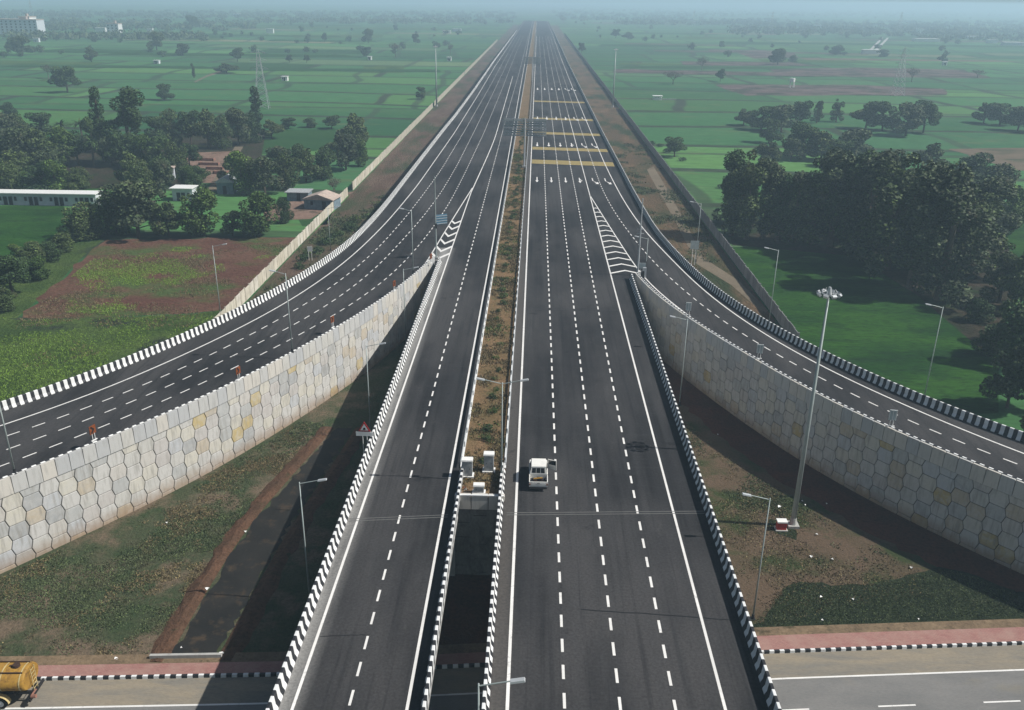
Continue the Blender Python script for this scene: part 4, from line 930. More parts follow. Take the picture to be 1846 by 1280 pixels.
# ================================================================== yellow tanker on the cross road
tk = thing('tanker_truck', (-41.3, K(-41.3) - 1.75, .02), math.radians(3), 'yellow tanker truck with brown hatches and faded lettering, at the lower left corner', 'tanker truck')
m_ = MB(); k = 28; a2, b2 = 1.18, .88; xs_ = [-4.9, -4.75, 4.75, 4.9]; sc_ = [.93, 1, 1, .93]
for x_, s_ in zip(xs_, sc_):
    for i in range(k):
        t2 = 2 * math.pi * i / k; m_.v.append((x_, a2 * s_ * math.cos(t2), 2.05 + b2 * s_ * math.sin(t2)))
for j in range(3):
    for i in range(k): m_.face((j * k + i, j * k + (i + 1) % k, (j + 1) * k + (i + 1) % k, (j + 1) * k + i))
m_.face(range(k)); m_.face([3 * k + i for i in range(k)]); tn = m_.build('tank', 'yellow_tank', tk, True)
for p_ in tn.data.polygons[-2:]: p_.use_smooth = False
m_ = MB()
for x_ in (-3.2, -1.6, 0, 1.6, 3.2, 4.6):
    for i in range(k):
        t2, t3 = 2 * math.pi * i / k, 2 * math.pi * (i + 1) / k; q = []
        for dx in (-.05, .05):
            for tt in (t2, t3): q.append((x_ + dx, (a2 + .025) * math.cos(tt), 2.05 + (b2 + .025) * math.sin(tt)))
        m_.quad(q[0], q[1], q[3], q[2])
m_.build('hoop', 'tank_pale', tk)
m_ = MB(); m_.box(-4.7, 4.7, -.62, -.56, 2.80, 2.92); m_.box(-4.7, 4.7, .56, .62, 2.80, 2.92); m_.build('walkway_rail', 'tank_dark', tk)
for x_ in (-3.4, -1.5, .5, 2.3, 4.0):
    m_ = MB(); m_.tube((0, 0, 0), (0, 0, .22), .27, .25, 12); m_.box(-.5, -.25, -.05, .05, .05, .12); hb = m_.build('hatch', 'tank_dark', tk, loc=(x_, .05, 2.9))
m_ = MB()                       # faded lettering band: short dark strokes too worn to read
x_ = -4.2
while x_ < 3.6:
    wd = rr.uniform(.10, .2); zc = 1.78; yy = -a2 * math.cos(math.asin((zc - 2.05) / b2)) - .012
    for dz0, dz1 in ((-.17, .17),):
        z0, z1 = zc + dz0, zc + dz1; y0 = -a2 * math.sqrt(1 - ((z0 - 2.05) / b2) ** 2) - .012; y1 = -a2 * math.sqrt(1 - ((z1 - 2.05) / b2) ** 2) - .012
        m_.quad((x_, y0, z0), (x_ + .06, y0, z0), (x_ + .06, y1, z1), (x_, y1, z1))
        if rr.random() < .6: m_.quad((x_ + .06, y1, z1 - .05), (x_ + wd, y1, z1 - .05), (x_ + wd, y1, z1), (x_ + .06, y1, z1))
        if rr.random() < .5: m_.quad((x_ + .06, y0, z0), (x_ + wd, y0, z0), (x_ + wd, y0, z0 + .05), (x_ + .06, y0, z0 + .05))
    x_ += wd + .14
m_.build('lettering', 'tank_dark', tk)
m_ = MB(); m_.box(-7.2, 5.0, -.45, -.3, .75, 1.0); m_.box(-7.2, 5.0, .3, .45, .75, 1.0)
for x_ in (-4, -2, 0, 2, 4): m_.box(x_ - .06, x_ + .06, -.9, .9, 1.0, 1.25)
m_.box(5.0, 5.12, -1.1, 1.1, .6, .85); m_.build('chassis', 'dark_metal', tk)
m_ = MB()
for s_ in (-.25, .25): m_.tube((5.05, s_, .6), (5.12, s_, 2.9), .03, k=6)
for i in range(7): m_.tube((5.08, -.25, .8 + i * .32), (5.08, .25, .8 + i * .32), .022, k=6)
m_.build('ladder', 'tank_pale', tk)
m_ = MB(); m_.tube((5.15, -.9, .95), (5.5, -.9, 1.0), .14, k=10); m_.tube((5.1, -.9, .95), (5.3, -.4, 1.2), .07, k=8); m_.build('outlet_valve', 'brick', tk)
for s_ in (-1, 1):
    for x_ in (2.9, -6.3, 1.5):
        w_ = wheel(tk, 0, 0, .5, .35 if x_ != -6.3 else .26); w_.location = (x_, s_ * .98, .5); w_.rotation_euler = (0, 0, math.pi / 2)
        if x_ == 2.9:
            m_ = MB()
            for i in range(9):
                t2, t3 = math.pi * (i / 9), math.pi * (i + 1) / 9
                m_.quad((x_ + .66 * math.cos(t2), s_ * .8, .5 + .66 * math.sin(t2)), (x_ + .66 * math.cos(t3), s_ * .8, .5 + .66 * math.sin(t3)), (x_ + .66 * math.cos(t3), s_ * 1.2, .5 + .66 * math.sin(t3)), (x_ + .66 * math.cos(t2), s_ * 1.2, .5 + .66 * math.sin(t2)))
            m_.build('mudguard', 'tank_pale', tk)
m_ = MB(); m_.box(-7.6, -5.6, -1.15, 1.15, .7, 2.6, taper=.08); cb_ = m_.build('cab', 'sign_orange', tk)
m_ = MB(); m_.box(-7.62, -7.54, -.95, .95, 1.7, 2.4); m_.build('windscreen', 'glass_dark', cb_)
m_ = MB(); m_.box(-6.9, -6.1, -1.16, -1.09, 1.7, 2.3); m_.box(-6.9, -6.1, 1.09, 1.16, 1.7, 2.3); m_.build('side_window', 'glass_dark', cb_)

# ================================================================== buildings
def house(px_, py_, L_, D_, H_, lab, rz=0, roof='flat', wall='wall_white', rmat='roof_grey', doors=(), wins=(), name='house', oh=.35, rh=1.4):
    x, y = un(px_, py_, 0); t_ = thing(name, (x, y, 0), rz, lab, 'building')
    m_ = MB(); m_.box(0, L_, 0, D_, -.1, H_); m_.build('wall', wall, t_)
    m_ = MB()
    if roof == 'flat': m_.box(-oh, L_ + oh, -oh - .5, D_ + oh, H_ + .002, H_ + .18)
    else: m_.prism([(-oh, H_ + .002), (L_ + oh, H_ + .002), (L_ + oh, H_ + .1), (L_ / 2, H_ + rh), (-oh, H_ + .1)], -oh, D_ + oh)
    m_.build('roof', rmat, t_)
    def hole(nm, x0, w_, z0, h_):
        m_ = MB(); m_.box(-w_ / 2, w_ / 2, -.05, -.004, z0, z0 + h_); o = m_.build(nm, 'opening', t_, loc=(x0, 0, 0)); m_ = MB()
        for a_, b_, c_, d_ in ((-w_ / 2 - .08, -w_ / 2, z0, z0 + h_), (w_ / 2, w_ / 2 + .08, z0, z0 + h_), (-w_ / 2 - .08, w_ / 2 + .08, z0 + h_, z0 + h_ + .1)): m_.box(a_, b_, -.09, -.005, c_, d_)
        m_.build('frame', wall, o)
    for x0 in doors: hole('door', x0, 1.0, .05, 2.1)
    for x0 in wins: hole('window', x0, .7, 1.1, 1.0)
    return t_
dd = []; ww = []
for c_ in (5.6, 11.9, 18.2, 24.5): dd += [c_ - .55, c_ + .75]; ww += [c_ - 1.8, c_ + 2.0]
house(-25, 369, 27.5, 3.2, 3.0, 'long low white building with paired dark doors at the left edge of the view', doors=dd, wins=ww, name='long_building', rz=.02, rmat='white_paint')
house(312, 362, 5.2, 3.5, 3.2, 'small white flat-roofed building seen between two dark trees', doors=(1.6, 2.8), wins=(4.2,), rmat='white_paint')
house(549, 377, 7.4, 5.5, 2.5, 'small house with a pale gabled roof beside the gap in the cream wall', rz=-.15, roof='gable', wall='wall_blue', rmat='roof_pink', doors=(5.2,), wins=(2.0,))
house(392, 350, 4.2, 5, 3.0, 'grey hut with a small white tank on its roof beside the farm track', roof='gable', wall='wall_blue', doors=(2,), rz=.1)
x, y = un(398, 332, 0); m_ = MB(); m_.tube((0, 0, 0), (0, 0, 1.1), .6, .55, 14); m_.tube((0, 0, 1.1), (0, 0, 1.3), .5, .2, 14); tag(m_.build('water_tank', 'white_paint', None, loc=(x + 1.5, y + 3.2, 3.9)), 'white water tank on the ridge of the grey hut', 'water tank')
house(298, 324, 2.6, 2.5, 3.2, 'small white shed with a torn pale roof among the trees left of the yard', rz=.3, rmat='roof_pink', doors=(1.5,))
house(518, 362, 5.5, 4, 2.2, 'low dark shed behind the pale gabled house', roof='flat', wall='wall_blue', rmat='roof_grey', doors=(3,))
for i in range(5):
    m_ = MB(); L_ = 7 - i; m_.box(0, L_, 0, .3, 0, .9); m_.box(0, .3, 0, 2.2, 0, .8); m_.box(L_ - .3, L_, 0, 2.2, 0, .7)
    x, y = un(345 + i * 13, 290 + i * 8, 0); tag(m_.build('brick_wall', 'brick', None, loc=(x, y, 0)), 'low unfinished brick wall in the pinkish yard, number %s from its far end' % ('one', 'two', 'three', 'four', 'five')[i], 'brick wall')
def block(px_, py_, L_, D_, H_, lab, floors=4, bays=8, wall='wall_white'):
    x, y = un(px_, py_, 0); t_ = thing('apartment_building', (x, y, 0), 0, lab, 'building')
    m_ = MB(); m_.box(0, L_, 0, D_, -.1, H_); m_.build('wall', wall, t_); m_ = MB(); m_.box(-.4, L_ + .4, -.4, D_ + .4, H_ + .01, H_ + .8); m_.box(L_ * .6, L_ * .75, 2, 6, H_ + .8, H_ + 4); m_.build('roof', 'roof_pink', t_)
    wm = MB(); wm.box(-1, 1, -.12, -.01, 0, 1.8); wme = wm.mesh('window', 'opening')
    for f_ in range(floors):
        for b_ in range(bays):
            o = bpy.data.objects.new('window', wme); COL.objects.link(o); o.parent = t_; o.location = ((b_ + .5) * L_ / bays, 0, 1.4 + f_ * (H_ - 1) / floors)
block(-6, 62, 52, 18, 17, 'wide pale apartment block at the far left in the haze', 5, 9)
block(38, 62, 14, 16, 20, 'taller bright end block beside the wide apartment block at the far left', 6, 3, 'white_paint')
block(193, 59, 16, 12, 11, 'small bright white building alone in the haze left of centre', 3, 3, 'white_paint')
far_b = [(172, 57, 14, 5, 'pinkish-white far house just left of the small bright building'), (480, 60, 10, 6, 'tiny white far house beside a round tree, upper left'), (265, 58, 8, 5, 'tiny far house between field trees right of the white building'), (798, 60, 12, 4, 'tiny white far house left of the vanishing highway'),
         (815, 57, 14, 4, 'low pale far shed left of the vanishing highway'), (663, 108, 3, 2.6, 'tiny white pump hut below a round field tree'), (806, 110, 3.5, 3, 'white pump hut between the mast and the left boundary wall'), (277, 115, 4, 2.4, 'tiny dark hut with pale roof in the left fields'),
         (508, 146, 3.5, 2.6, 'tiny white hut beside the bushes at the end of the farm track'), (1700, 118, 3.5, 3, 'tiny white hut under the lone tree on the far right'), (1556, 97, 18, 4, 'low white sheds at the near end of two long pale roofs'), (1650, 75, 34, 4, 'long white shed in the haze right of the two pale strips'),
         (1652, 62, 12, 9, 'pale far house above the long white shed'), (1420, 46, 10, 7, 'faint white far house among trees, upper right'), (1468, 50, 14, 6, 'faint pale far house right of the upper right trees'), (1530, 52, 12, 7, 'faint pale far house near the hazy grove'), (1350, 44, 10, 6, 'faint far house left of the hazy pylon'),
         (1735, 70, 30, 4, 'low pale far wall near the right edge'), (1810, 82, 26, 4, 'row of pale far sheds at the right edge'), (1780, 78, 14, 5, 'pale far shed left of the right-edge row'), (60, 76, 6, 4, 'tiny yellowish far house below the apartment block'), (505, 28, 16, 7, 'very faint far house left of centre near the horizon'), (420, 30, 18, 7, 'very faint wide far house near the horizon on the left')]
for px_, py_, L_, H_, lab in far_b: house(px_, py_, L_, max(3, L_ * .4), H_, lab, rmat='white_paint', wall='white_paint' if 'bright' in lab or 'white' in lab else 'wall_white', name='far_house', doors=(L_ * .5,) if L_ < 9 else (), wins=(L_ * .2,) if L_ < 9 else ())
for i, (x0, lab) in enumerate(((1566, 'left of the two long pale strips running away on the right'), (1576, 'right of the two long pale strips running away on the right'))):
    a_, b_ = un(x0 - 0, 95, 0), un(x0 + 24, 70, 0); d = math.hypot(b_[0] - a_[0], b_[1] - a_[1]); m_ = MB(); m_.box(-1.1, 1.1, 0, d, 0, 1.6); o = m_.build('greenhouse', 'concrete', None, loc=(a_[0], a_[1], 0)); o.rotation_euler = (0, 0, -math.atan2(b_[0] - a_[0], b_[1] - a_[1])); tag(o, lab, 'long shed')
# white water works in the right fields
x, y = un(1185, 180, 0); t_ = thing('pump_platform', (x, y, 0), 0, 'white concrete pump platform in the green field right of the right mast', 'platform')
m_ = MB(); m_.box(-2.2, 2.2, -1.5, 1.5, 0, 1.2); m_.build('tank', 'white_paint', t_); m_ = MB(); m_.box(-2.6, 2.6, -1.8, 1.8, 1.9, 2.2); m_.box(-.2, .2, -.2, .2, 1.2, 1.9); m_.build('cover', 'white_paint', t_); m_ = MB(); m_.box(2.2, 10, -.4, .1, .1, .6); m_.build('channel', 'concrete', t_)
x, y = un(1427, 158, 0); t_ = thing('water_tower', (x, y, 0), 0, 'small white water tower on legs above the purple-brown stubble', 'water tower')
m_ = MB(); m_.tube((0, 0, 3.5), (0, 0, 5.6), 1.6, 1.6, 14); m_.build('tank', 'white_paint', t_)
for a_, b_ in ((-1.1, -1.1), (1.1, -1.1), (1.1, 1.1), (-1.1, 1.1)): m_ = MB(); m_.tube((a_, b_, 0), (a_, b_, 3.5), .2, k=6); m_.build('leg', 'white_paint', t_)
# pylons
def pylon(px_, py_, h, lab, wb=6.0):
    x, y = un(px_, py_, 0); t_ = thing('pylon', (x, y, 0), .15, lab, 'pylon')
    def wv(z_): return wb / 2 * (1 - z_ / h * .9) if z_ < h * .6 else wb / 2 * .46 * (1 - (z_ / h - .6) * 1.9)
    for sx, sy in ((-1, -1), (1, -1), (1, 1), (-1, 1)):
        m_ = MB(); 
        for z0, z1 in ((0, h * .3), (h * .3, h * .6), (h * .6, h)): m_.tube((sx * wv(z0), sy * wv(z0), z0), (sx * wv(z1 - .01), sy * wv(z1 - .01), z1), .13, .1, 4)
        m_.build('leg', 'steel', t_)
    m_ = MB(); z_ = 0; st = h / 9
    while z_ < h - st:
        a_, b_ = wv(z_), wv(z_ + st)
        for s_ in (-1, 1):
            m_.tube((-a_, s_ * a_, z_), (b_, s_ * b_, z_ + st), .07, k=4); m_.tube((a_, s_ * a_, z_), (-b_, s_ * b_, z_ + st), .07, k=4); m_.tube((s_ * a_, -a_, z_), (s_ * b_, b_, z_ + st), .07, k=4)
        z_ += st
    m_.build('bracing', 'steel', t_)
    for k_, zz in enumerate((h * .68, h * .82, h * .95)):
        m_ = MB(); r_ = 4.2 - k_ * .5
        m_.tube((-r_, 0, zz), (r_, 0, zz), .1, k=4); m_.tube((-r_, 0, zz), (0, 0, zz + h * .06), .07, k=4); m_.tube((r_, 0, zz), (0, 0, zz + h * .06), .07, k=4); m_.build('cross_arm', 'steel', t_)
pylon(474, 196, 26, 'lattice pylon rising behind the tall tree at the end of the left grove'); pylon(1617, 172, 26, 'lattice pylon on the edge of the purple-brown stubble, right')
pylon(1389, 62, 34, 'faint far pylon above the upper right trees', 7); pylon(1620, 62, 36, 'faint far pylon beside the hazy grove on the right', 7); pylon(1250, 46, 30, 'faint far pylon right of the vanishing highway', 7); pylon(60, 40, 36, 'faint far pylon above the apartment block', 7)
# person before the long building
def person(x, y, z, lab, top, low):
    t_ = thing('person', (x, y, z), .4, lab, 'person')
    me = bpy.data.meshes.new('body'); V = [(0, 0, .92), (0, 0, 1.15), (0, 0, 1.38), (0, .01, 1.5), (0, .02, 1.62), (.19, 0, 1.36), (.24, .02, 1.08), (.25, -.08, .86), (-.19, 0, 1.36), (-.24, 0, 1.08), (-.24, -.1, .86), (.10, 0, .88), (.11, -.04, .48), (.11, .02, .07), (.11, -.12, .04), (-.10, 0, .88), (-.11, .06, .48), (-.11, .12, .07), (-.11, -.02, .04)]
    E_ = [(0, 1), (1, 2), (2, 3), (3, 4), (2, 5), (5, 6), (6, 7), (2, 8), (8, 9), (9, 10), (0, 11), (11, 12), (12, 13), (13, 14), (0, 15), (15, 16), (16, 17), (17, 18)]
    R_ = [.15, .14, .15, .055, .11, .07, .05, .04, .07, .05, .04, .10, .07, .045, .04, .10, .07, .045, .04]
    me.from_pydata(V, E_, []); me.materials.append(M['skin']); me.materials.append(M[top]); me.materials.append(M[low]); o = bpy.data.objects.new('body', me); COL.objects.link(o); o.parent = t_
    sk = o.modifiers.new('skin', 'SKIN'); me.skin_vertices.new() if not me.skin_vertices else None
    for i, r_ in enumerate(R_): me.skin_vertices[0].data[i].radius = (r_, r_)
    me.skin_vertices[0].data[0].use_root = True
    o.modifiers.new('sub', 'SUBSURF').levels = 1
    dg = bpy.context.evaluated_depsgraph_get(); nm = bpy.data.meshes.new_from_object(o.evaluated_get(dg)); o.modifiers.clear(); o.data = nm
    for p_ in nm.polygons: p_.material_index = 0 if p_.center.z > 1.46 else (1 if p_.center.z > .85 else (2 if p_.center.z > .1 else 0))
    m_ = MB(); m_.tube((0, .03, 1.66), (0, .02, 1.76), .12, .07, 10); m_.build('hair', 'hair', t_)
x, y = un(103, 369, 0); person(x, y - .8, 0, 'person in dark red standing before the long white building', 'cloth', 'cloth')

# ================================================================== trees
def leaves_np(rng, C, R, n, s):
    """n leaf clumps spread through lumps (centres C, radii R): arrays of quads"""
    vol = R[:, 0] * R[:, 1] * R[:, 2]; pr = vol ** .75; pr /= pr.sum(); k = rng.choice(len(C), n, p=pr)
    d = rng.normal(size=(n, 3)); d /= np.linalg.norm(d, axis=1)[:, None]
    rad = rng.uniform(.45, 1.0, n) ** .5
    P = C[k] + d * R[k] * rad[:, None]
    nr = d * .7 + rng.normal(size=(n, 3)) * .85 + np.array([0, 0, .35]); nr /= np.linalg.norm(nr, axis=1)[:, None]
    t = np.cross(nr, rng.normal(size=(n, 3))); t /= np.linalg.norm(t, axis=1)[:, None] + 1e-9; b = np.cross(nr, t)
    sz = s * rng.uniform(.6, 1.5, n)[:, None]; a = rng.uniform(.45, .9, n)[:, None]
    bend = nr * sz * rng.uniform(-.35, .35, n)[:, None]
    V = np.stack([P - t * sz, P - b * sz * a + bend, P + t * sz, P + b * sz * a - bend], 1).reshape(-1, 3)
    return V
def mesh_quads(name, V, mats, extra=None):
    n = len(V) // 4; me = bpy.data.meshes.new(name); ev, ef = (extra.v, extra.f) if extra else ([], [])
    allv = np.concatenate([V, np.array(ev, float).reshape(-1, 3)]) if ev else V
    loops = [i for f in ef for i in f]; off = len(V)
    me.vertices.add(len(allv)); me.vertices.foreach_set('co', allv.astype(np.float32).ravel())
    me.loops.add(4 * n + len(loops)); me.loops.foreach_set('vertex_index', np.concatenate([np.arange(4 * n), np.array([i + off for i in loops], int)]).astype(np.int32))
    starts = list(range(0, 4 * n, 4)); s = 4 * n
    for f in ef: starts.append(s); s += len(f)
    me.polygons.add(n + len(ef)); me.polygons.foreach_set('loop_start', np.array(starts, np.int32))
    for x in mats: me.materials.append(M[x])
    if ef: me.polygons.foreach_set('material_index', np.array([0] * n + [1] * len(ef), np.int32))
    me.update(calc_edges=True); me.validate(); return me
def lumps(rng, kind, W, H):
    C, R = [], []
    if kind == 'broad':
        for i in range(19):
            a = rng.uniform(0, 6.28); r = W / 2 * rng.uniform(.1, .74) ; z = H * rng.uniform(.22, .86)
            r *= 1.15 - abs(z / H - .45) * 1.1; q = W / 2 * rng.uniform(.24, .44); C.append((r * math.cos(a), r * math.sin(a), z)); R.append((q, q, q * rng.uniform(.7, .95)))
    elif kind == 'tall':
        for i in range(30):
            a = rng.uniform(0, 6.28); z = H * rng.uniform(.10, .93); r = W / 2 * rng.uniform(.05, .85) * (1.15 - z / H * .5); q = W / 2 * rng.uniform(.18, .40); C.append((r * math.cos(a), r * math.sin(a), z)); R.append((q, q, q * rng.uniform(.9, 1.6)))
    elif kind == 'dense':
        for i in range(18):
            a = rng.uniform(0, 6.28); z = H * rng.uniform(.08, .82); r = W / 2 * rng.uniform(.1, .62) * (1.15 - abs(z / H - .45)); q = W / 2 * rng.uniform(.28, .42); C.append((r * math.cos(a), r * math.sin(a), z)); R.append((q, q, q * .9))
    elif kind == 'column':
        for i in range(12):
            a = rng.uniform(0, 6.28); z = H * (.15 + .8 * i / 12); r = W / 2 * rng.uniform(.1, .45); q = W / 2 * rng.uniform(.4, .6); C.append((r * math.cos(a), r * math.sin(a), z)); R.append((q, q, q * 1.1))
    return np.array(C), np.array(R)
def trunk_mb(rng, W, H, C, pale=False, zf=.55):
    m_ = MB(); zt = H * zf; lean = (rng.uniform(-.03, .03) * H, rng.uniform(-.03, .03) * H)
    m_.tube((0, 0, -.2), (lean[0] * .5, lean[1] * .5, zt * .5), H * .028, H * .020, 7, cap=False); m_.tube((lean[0] * .5, lean[1] * .5, zt * .5), (lean[0], lean[1], zt), H * .020, H * .012, 7, cap=False)
    for c in C[:9]:
        z0 = min(zt, max(H * .15, c[2] * .6)); u = z0 / zt; a = (lean[0] * u, lean[1] * u, z0); m_.tube(a, tuple(c), H * .011, H * .003, 5, cap=False)
    return m_
TV = {}
def tree_var(kind, idx, n, s, lf, bk, W=8.0, H=9.0, zf=.55):
    rng = np.random.default_rng(100 + idx * 7 + len(kind)); C, R = lumps(rng, kind, W, H); V = leaves_np(rng, C, R, n, s)
    V = V[:]; cm = mesh_quads('crown', V, [lf]); tm = trunk_mb(rng, W, H, C, zf=zf).mesh('trunk', bk); return (cm, tm, W, H)
TREES = dict(
    broad=[tree_var('broad', 1, 6500, .19, 'leaf_dark', 'bark'), tree_var('broad', 2, 6500, .19, 'leaf_olive', 'bark'), tree_var('broad', 3, 6500, .19, 'leaf_dark', 'bark'), tree_var('broad', 4, 6500, .19, 'leaf_grey', 'bark')],
    dense=[tree_var('dense', 5, 6500, .16, 'leaf_green', 'bark', 8, 8), tree_var('dense', 6, 6500, .16, 'leaf_dark', 'bark', 8, 8), tree_var('dense', 7, 6500, .16, 'leaf_olive', 'bark', 8, 8)],
    tall=[tree_var('tall', 8, 10000, .18, 'leaf_grey', 'bark_pale', 8, 16, .8), tree_var('tall', 9, 10000, .18, 'leaf_olive', 'bark_pale', 8, 16, .8), tree_var('tall', 10, 10000, .18, 'leaf_grey', 'bark_pale', 8, 16, .8), tree_var('tall', 11, 10000, .18, 'leaf_dark', 'bark_pale', 8, 16, .8)],
    column=[tree_var('column', 12, 4200, .15, 'leaf_dark', 'bark', 4, 14, .8)])
def palm_var(idx):
    rng = np.random.default_rng(idx); m_ = MB(); H = 9.0
    tr_ = MB(); tr_.tube((0, 0, -.2), (.2, .1, H * .75), .2, .15, 7)
    V = []
    for i in range(46):
        a = rng.uniform(0, 6.28); up = rng.uniform(-.2, 1.2); L_ = rng.uniform(2.2, 3.2); p = np.array([.2, .1, H * .75]); d = np.array([math.cos(a) * math.cos(up), math.sin(a) * math.cos(up), math.sin(up)])
        sd_ = np.cross(d, [0, 0, 1.]); sd_ /= np.linalg.norm(sd_) + 1e-6
        for k in range(5):
            q = p + d * L_ / 5; w0 = .28 * (1 - k / 5.5); w1 = .28 * (1 - (k + 1) / 5.5); V += [p - sd_ * w0, p + sd_ * w0, q + sd_ * w1, q - sd_ * w1]; p = q; d = d + np.array([0, 0, -.28]); d /= np.linalg.norm(d)
    return (mesh_quads('crown', np.array(V), ['leaf_dark']), tr_.mesh('trunk', 'bark_pale'), 5.5, 9.0)
TREES['palm'] = [palm_var(3), palm_var(4)]
def bare_var(idx):
    rng = np.random.default_rng(idx); m_ = MB(); H = 8.0
    def br(p, d, L_, r_, dep):
        q = p + d * L_; m_.tube(tuple(p), tuple(q), r_, r_ * .6, 4, cap=False)
        if dep:
            for _ in range(3):
                dd_ = d + rng.normal(size=3) * .5 + np.array([0, 0, .15]); dd_ /= np.linalg.norm(dd_); br(q, dd_, L_ * .68, r_ * .6, dep - 1)
    br(np.array([0, 0, -.1]), np.array([0, 0, 1.]), 2.2, .22, 5); rng2 = np.random.default_rng(9)
    C = np.array([[0, 0, 5.0], [1, .5, 5.8], [-1, 0, 5.6]]); R = np.array([[2, 2, 1.6]] * 3)
    return (mesh_quads('crown', leaves_np(rng2, C, R, 900, .13), ['leaf_bare']), m_.mesh('trunk', 'bark_pale'), 6.0, 8.0)
TREES['bare'] = [bare_var(5)]
TN = {'broad': 'broadleaf_tree', 'dense': 'bushy_tree', 'tall': 'eucalyptus_tree', 'column': 'column_tree', 'palm': 'palm_tree', 'bare': 'bare_tree'}
cnt_t = 0
def tree(px_, py_, hp, wp, kind, lab, group=None, vi=None, name=None):
    """a tree whose foot is at that spot of the plain, with its height and width"""
    global cnt_t
    x, y = un(px_, py_, 0); s = ppm(x, y); vs = TREES[kind]; cm, tm, W, H = vs[(cnt_t if vi is None else vi) % len(vs)]; cnt_t += 1
    wm = wp / s; va = math.atan2(49.0, y); hm = max(1.5, (hp - .25 * wp * math.sin(va)) / s / math.cos(va))
    t_ = thing(name or TN[kind], (x, y, 0), random.uniform(0, 6.28), lab, 'tree', group); t_.scale = (wm / W, wm / W, hm / H)
    for nm, me in (('crown', cm), ('trunk', tm)):
        o = bpy.data.objects.new(nm, me); COL.objects.link(o); o.parent = t_
    return t_
# prominent single trees
for a in [(122, 167, 47, 54, 'broad', 'large round tree alone in the left fields, shadow to its left', 0), (88, 142, 28, 24, 'bare', 'thin bare tree just behind the large round field tree'), (297, 181, 31, 36, 'broad', 'round tree alone in the green field behind the left grove', 2),
          (188, 292, 136, 36, 'column', 'tall narrow dark tree rising above the left grove'), (240, 296, 134, 86, 'tall', 'very large rounded tree towering in the middle of the left grove', 3), (466, 240, 86, 30, 'column', 'tall narrow tree in front of the pylon at the right end of the left grove'),
          (640, 270, 70, 58, 'broad', 'dark tree standing against the cream wall at the right end of the left grove', 1), (250, 428, 112, 128, 'broad', 'huge spreading tree hiding the middle of the long white building', 3), (368, 425, 92, 96, 'dense', 'bright green bushy tree right of the huge spreading tree', 0),
          (468, 425, 84, 96, 'dense', 'bushy dark green tree at the right end of the row behind the fallow field', 0), (512, 402, 52, 40, 'dense', 'smaller bushy tree beside the pale gabled house', 1), (148, 432, 72, 92, 'dense', 'olive bushy tree in front of the long white building', 2),
          (210, 420, 86, 80, 'dense', 'dark bushy tree merging with the left side of the huge spreading tree', 1), (603, 352, 36, 32, 'bare', 'bare pale tree beside the gap in the cream wall'), (22, 528, 76, 84, 'broad', 'dark round tree at the left edge above the fallow field', 0),
          (1216, 283, 36, 44, 'broad', 'small round tree between the grey boundary wall and the green field', 0), (1265, 127, 26, 24, 'bare', 'thin tree at the left tip of the stubble fields'), (1298, 147, 22, 20, 'broad', 'small dark tree above the corner of the near stubble field', 0), (1213, 152, 26, 40, 'bare', 'sparse leafless tree left of the stubble fields'),
          (1402, 117, 30, 40, 'broad', 'cluster-crowned tree above the far stubble strip', 3), (1698, 114, 18, 18, 'broad', 'lone tree above the tiny white hut, far right', 1), (1643, 148, 28, 26, 'bare', 'bare tree beside the right pylon'), (1507, 220, 42, 26, 'tall', 'slender pale tree in the gap of the right back row', 1), (1472, 222, 40, 22, 'tall', 'slender darker tree left of the slender pale one', 0),
          (1672, 312, 60, 66, 'broad', 'separate rounded tree with visible trunk behind the dark wood', 1), (660, 102, 18, 20, 'broad', 'small round tree above the tiny pump hut', 2), (713, 102, 26, 26, 'bare', 'wide thin tree right of the small round one, left fields', ), (664, 78, 26, 24, 'broad', 'dark far tree above the small round one, left fields', 3), (750, 80, 20, 18, 'broad', 'far tree left of the left mast', 3), (812, 98, 20, 14, 'bare', 'thin far tree right of the left mast'),
          (760, 179, 24, 24, 'broad', 'small tree left of the foot of the left mast', 2), (283, 91, 34, 36, 'broad', 'far tree with a leaning top, upper left fields', 3), (330, 100, 22, 32, 'broad', 'far low tree right of the leaning one', 3), (428, 111, 24, 28, 'broad', 'round tree at the upper end of the short pale track', 0), (409, 132, 20, 44, 'broad', 'low wide trees along the short pale track', 1),
          (165, 112, 28, 26, 'broad', 'far tree with pale post, right of the large round tree', 1), (40, 100, 36, 52, 'broad', 'wide far tree below the apartment block', 3), (20, 96, 20, 20, 'broad', 'small far tree at the left edge below the apartment block', 1), (1048, 96, 18, 14, 'broad', 'small dark tree right of the highway near the vanishing point', 0), (1110, 69, 16, 18, 'broad', 'left tree of a far pair above the right mast', 0), (1132, 72, 15, 24, 'broad', 'right tree of a far pair above the right mast', 1),
          (346, 50, 22, 34, 'broad', 'faint wide far tree near the upper left', 3), (585, 76, 16, 12, 'broad', 'tiny dark far tree in the middle of the left fields', 0), (522, 113, 14, 12, 'broad', 'left of two tiny trees on a field bund', 0), (553, 113, 14, 13, 'broad', 'right of two tiny trees on a field bund', 0), (350, 140, 26, 10, 'column', 'thin tree at the lower end of the short pale track'), (1430, 112, 14, 20, 'dense', 'small bush right of the cluster-crowned tree', 1), (1510, 98, 18, 34, 'dense', 'low dark far trees left of the two pale strips', 1), (1592, 102, 14, 30, 'dense', 'low dark far trees right of the two pale strips', 1), (1762, 140, 16, 34, 'bare', 'low scrubby bush near the right edge of the far stubble'), (1300, 86, 12, 14, 'broad', 'tiny far tree above the stubble, left')]:
    tree(*a[:6], vi=a[6] if len(a) > 6 else None)
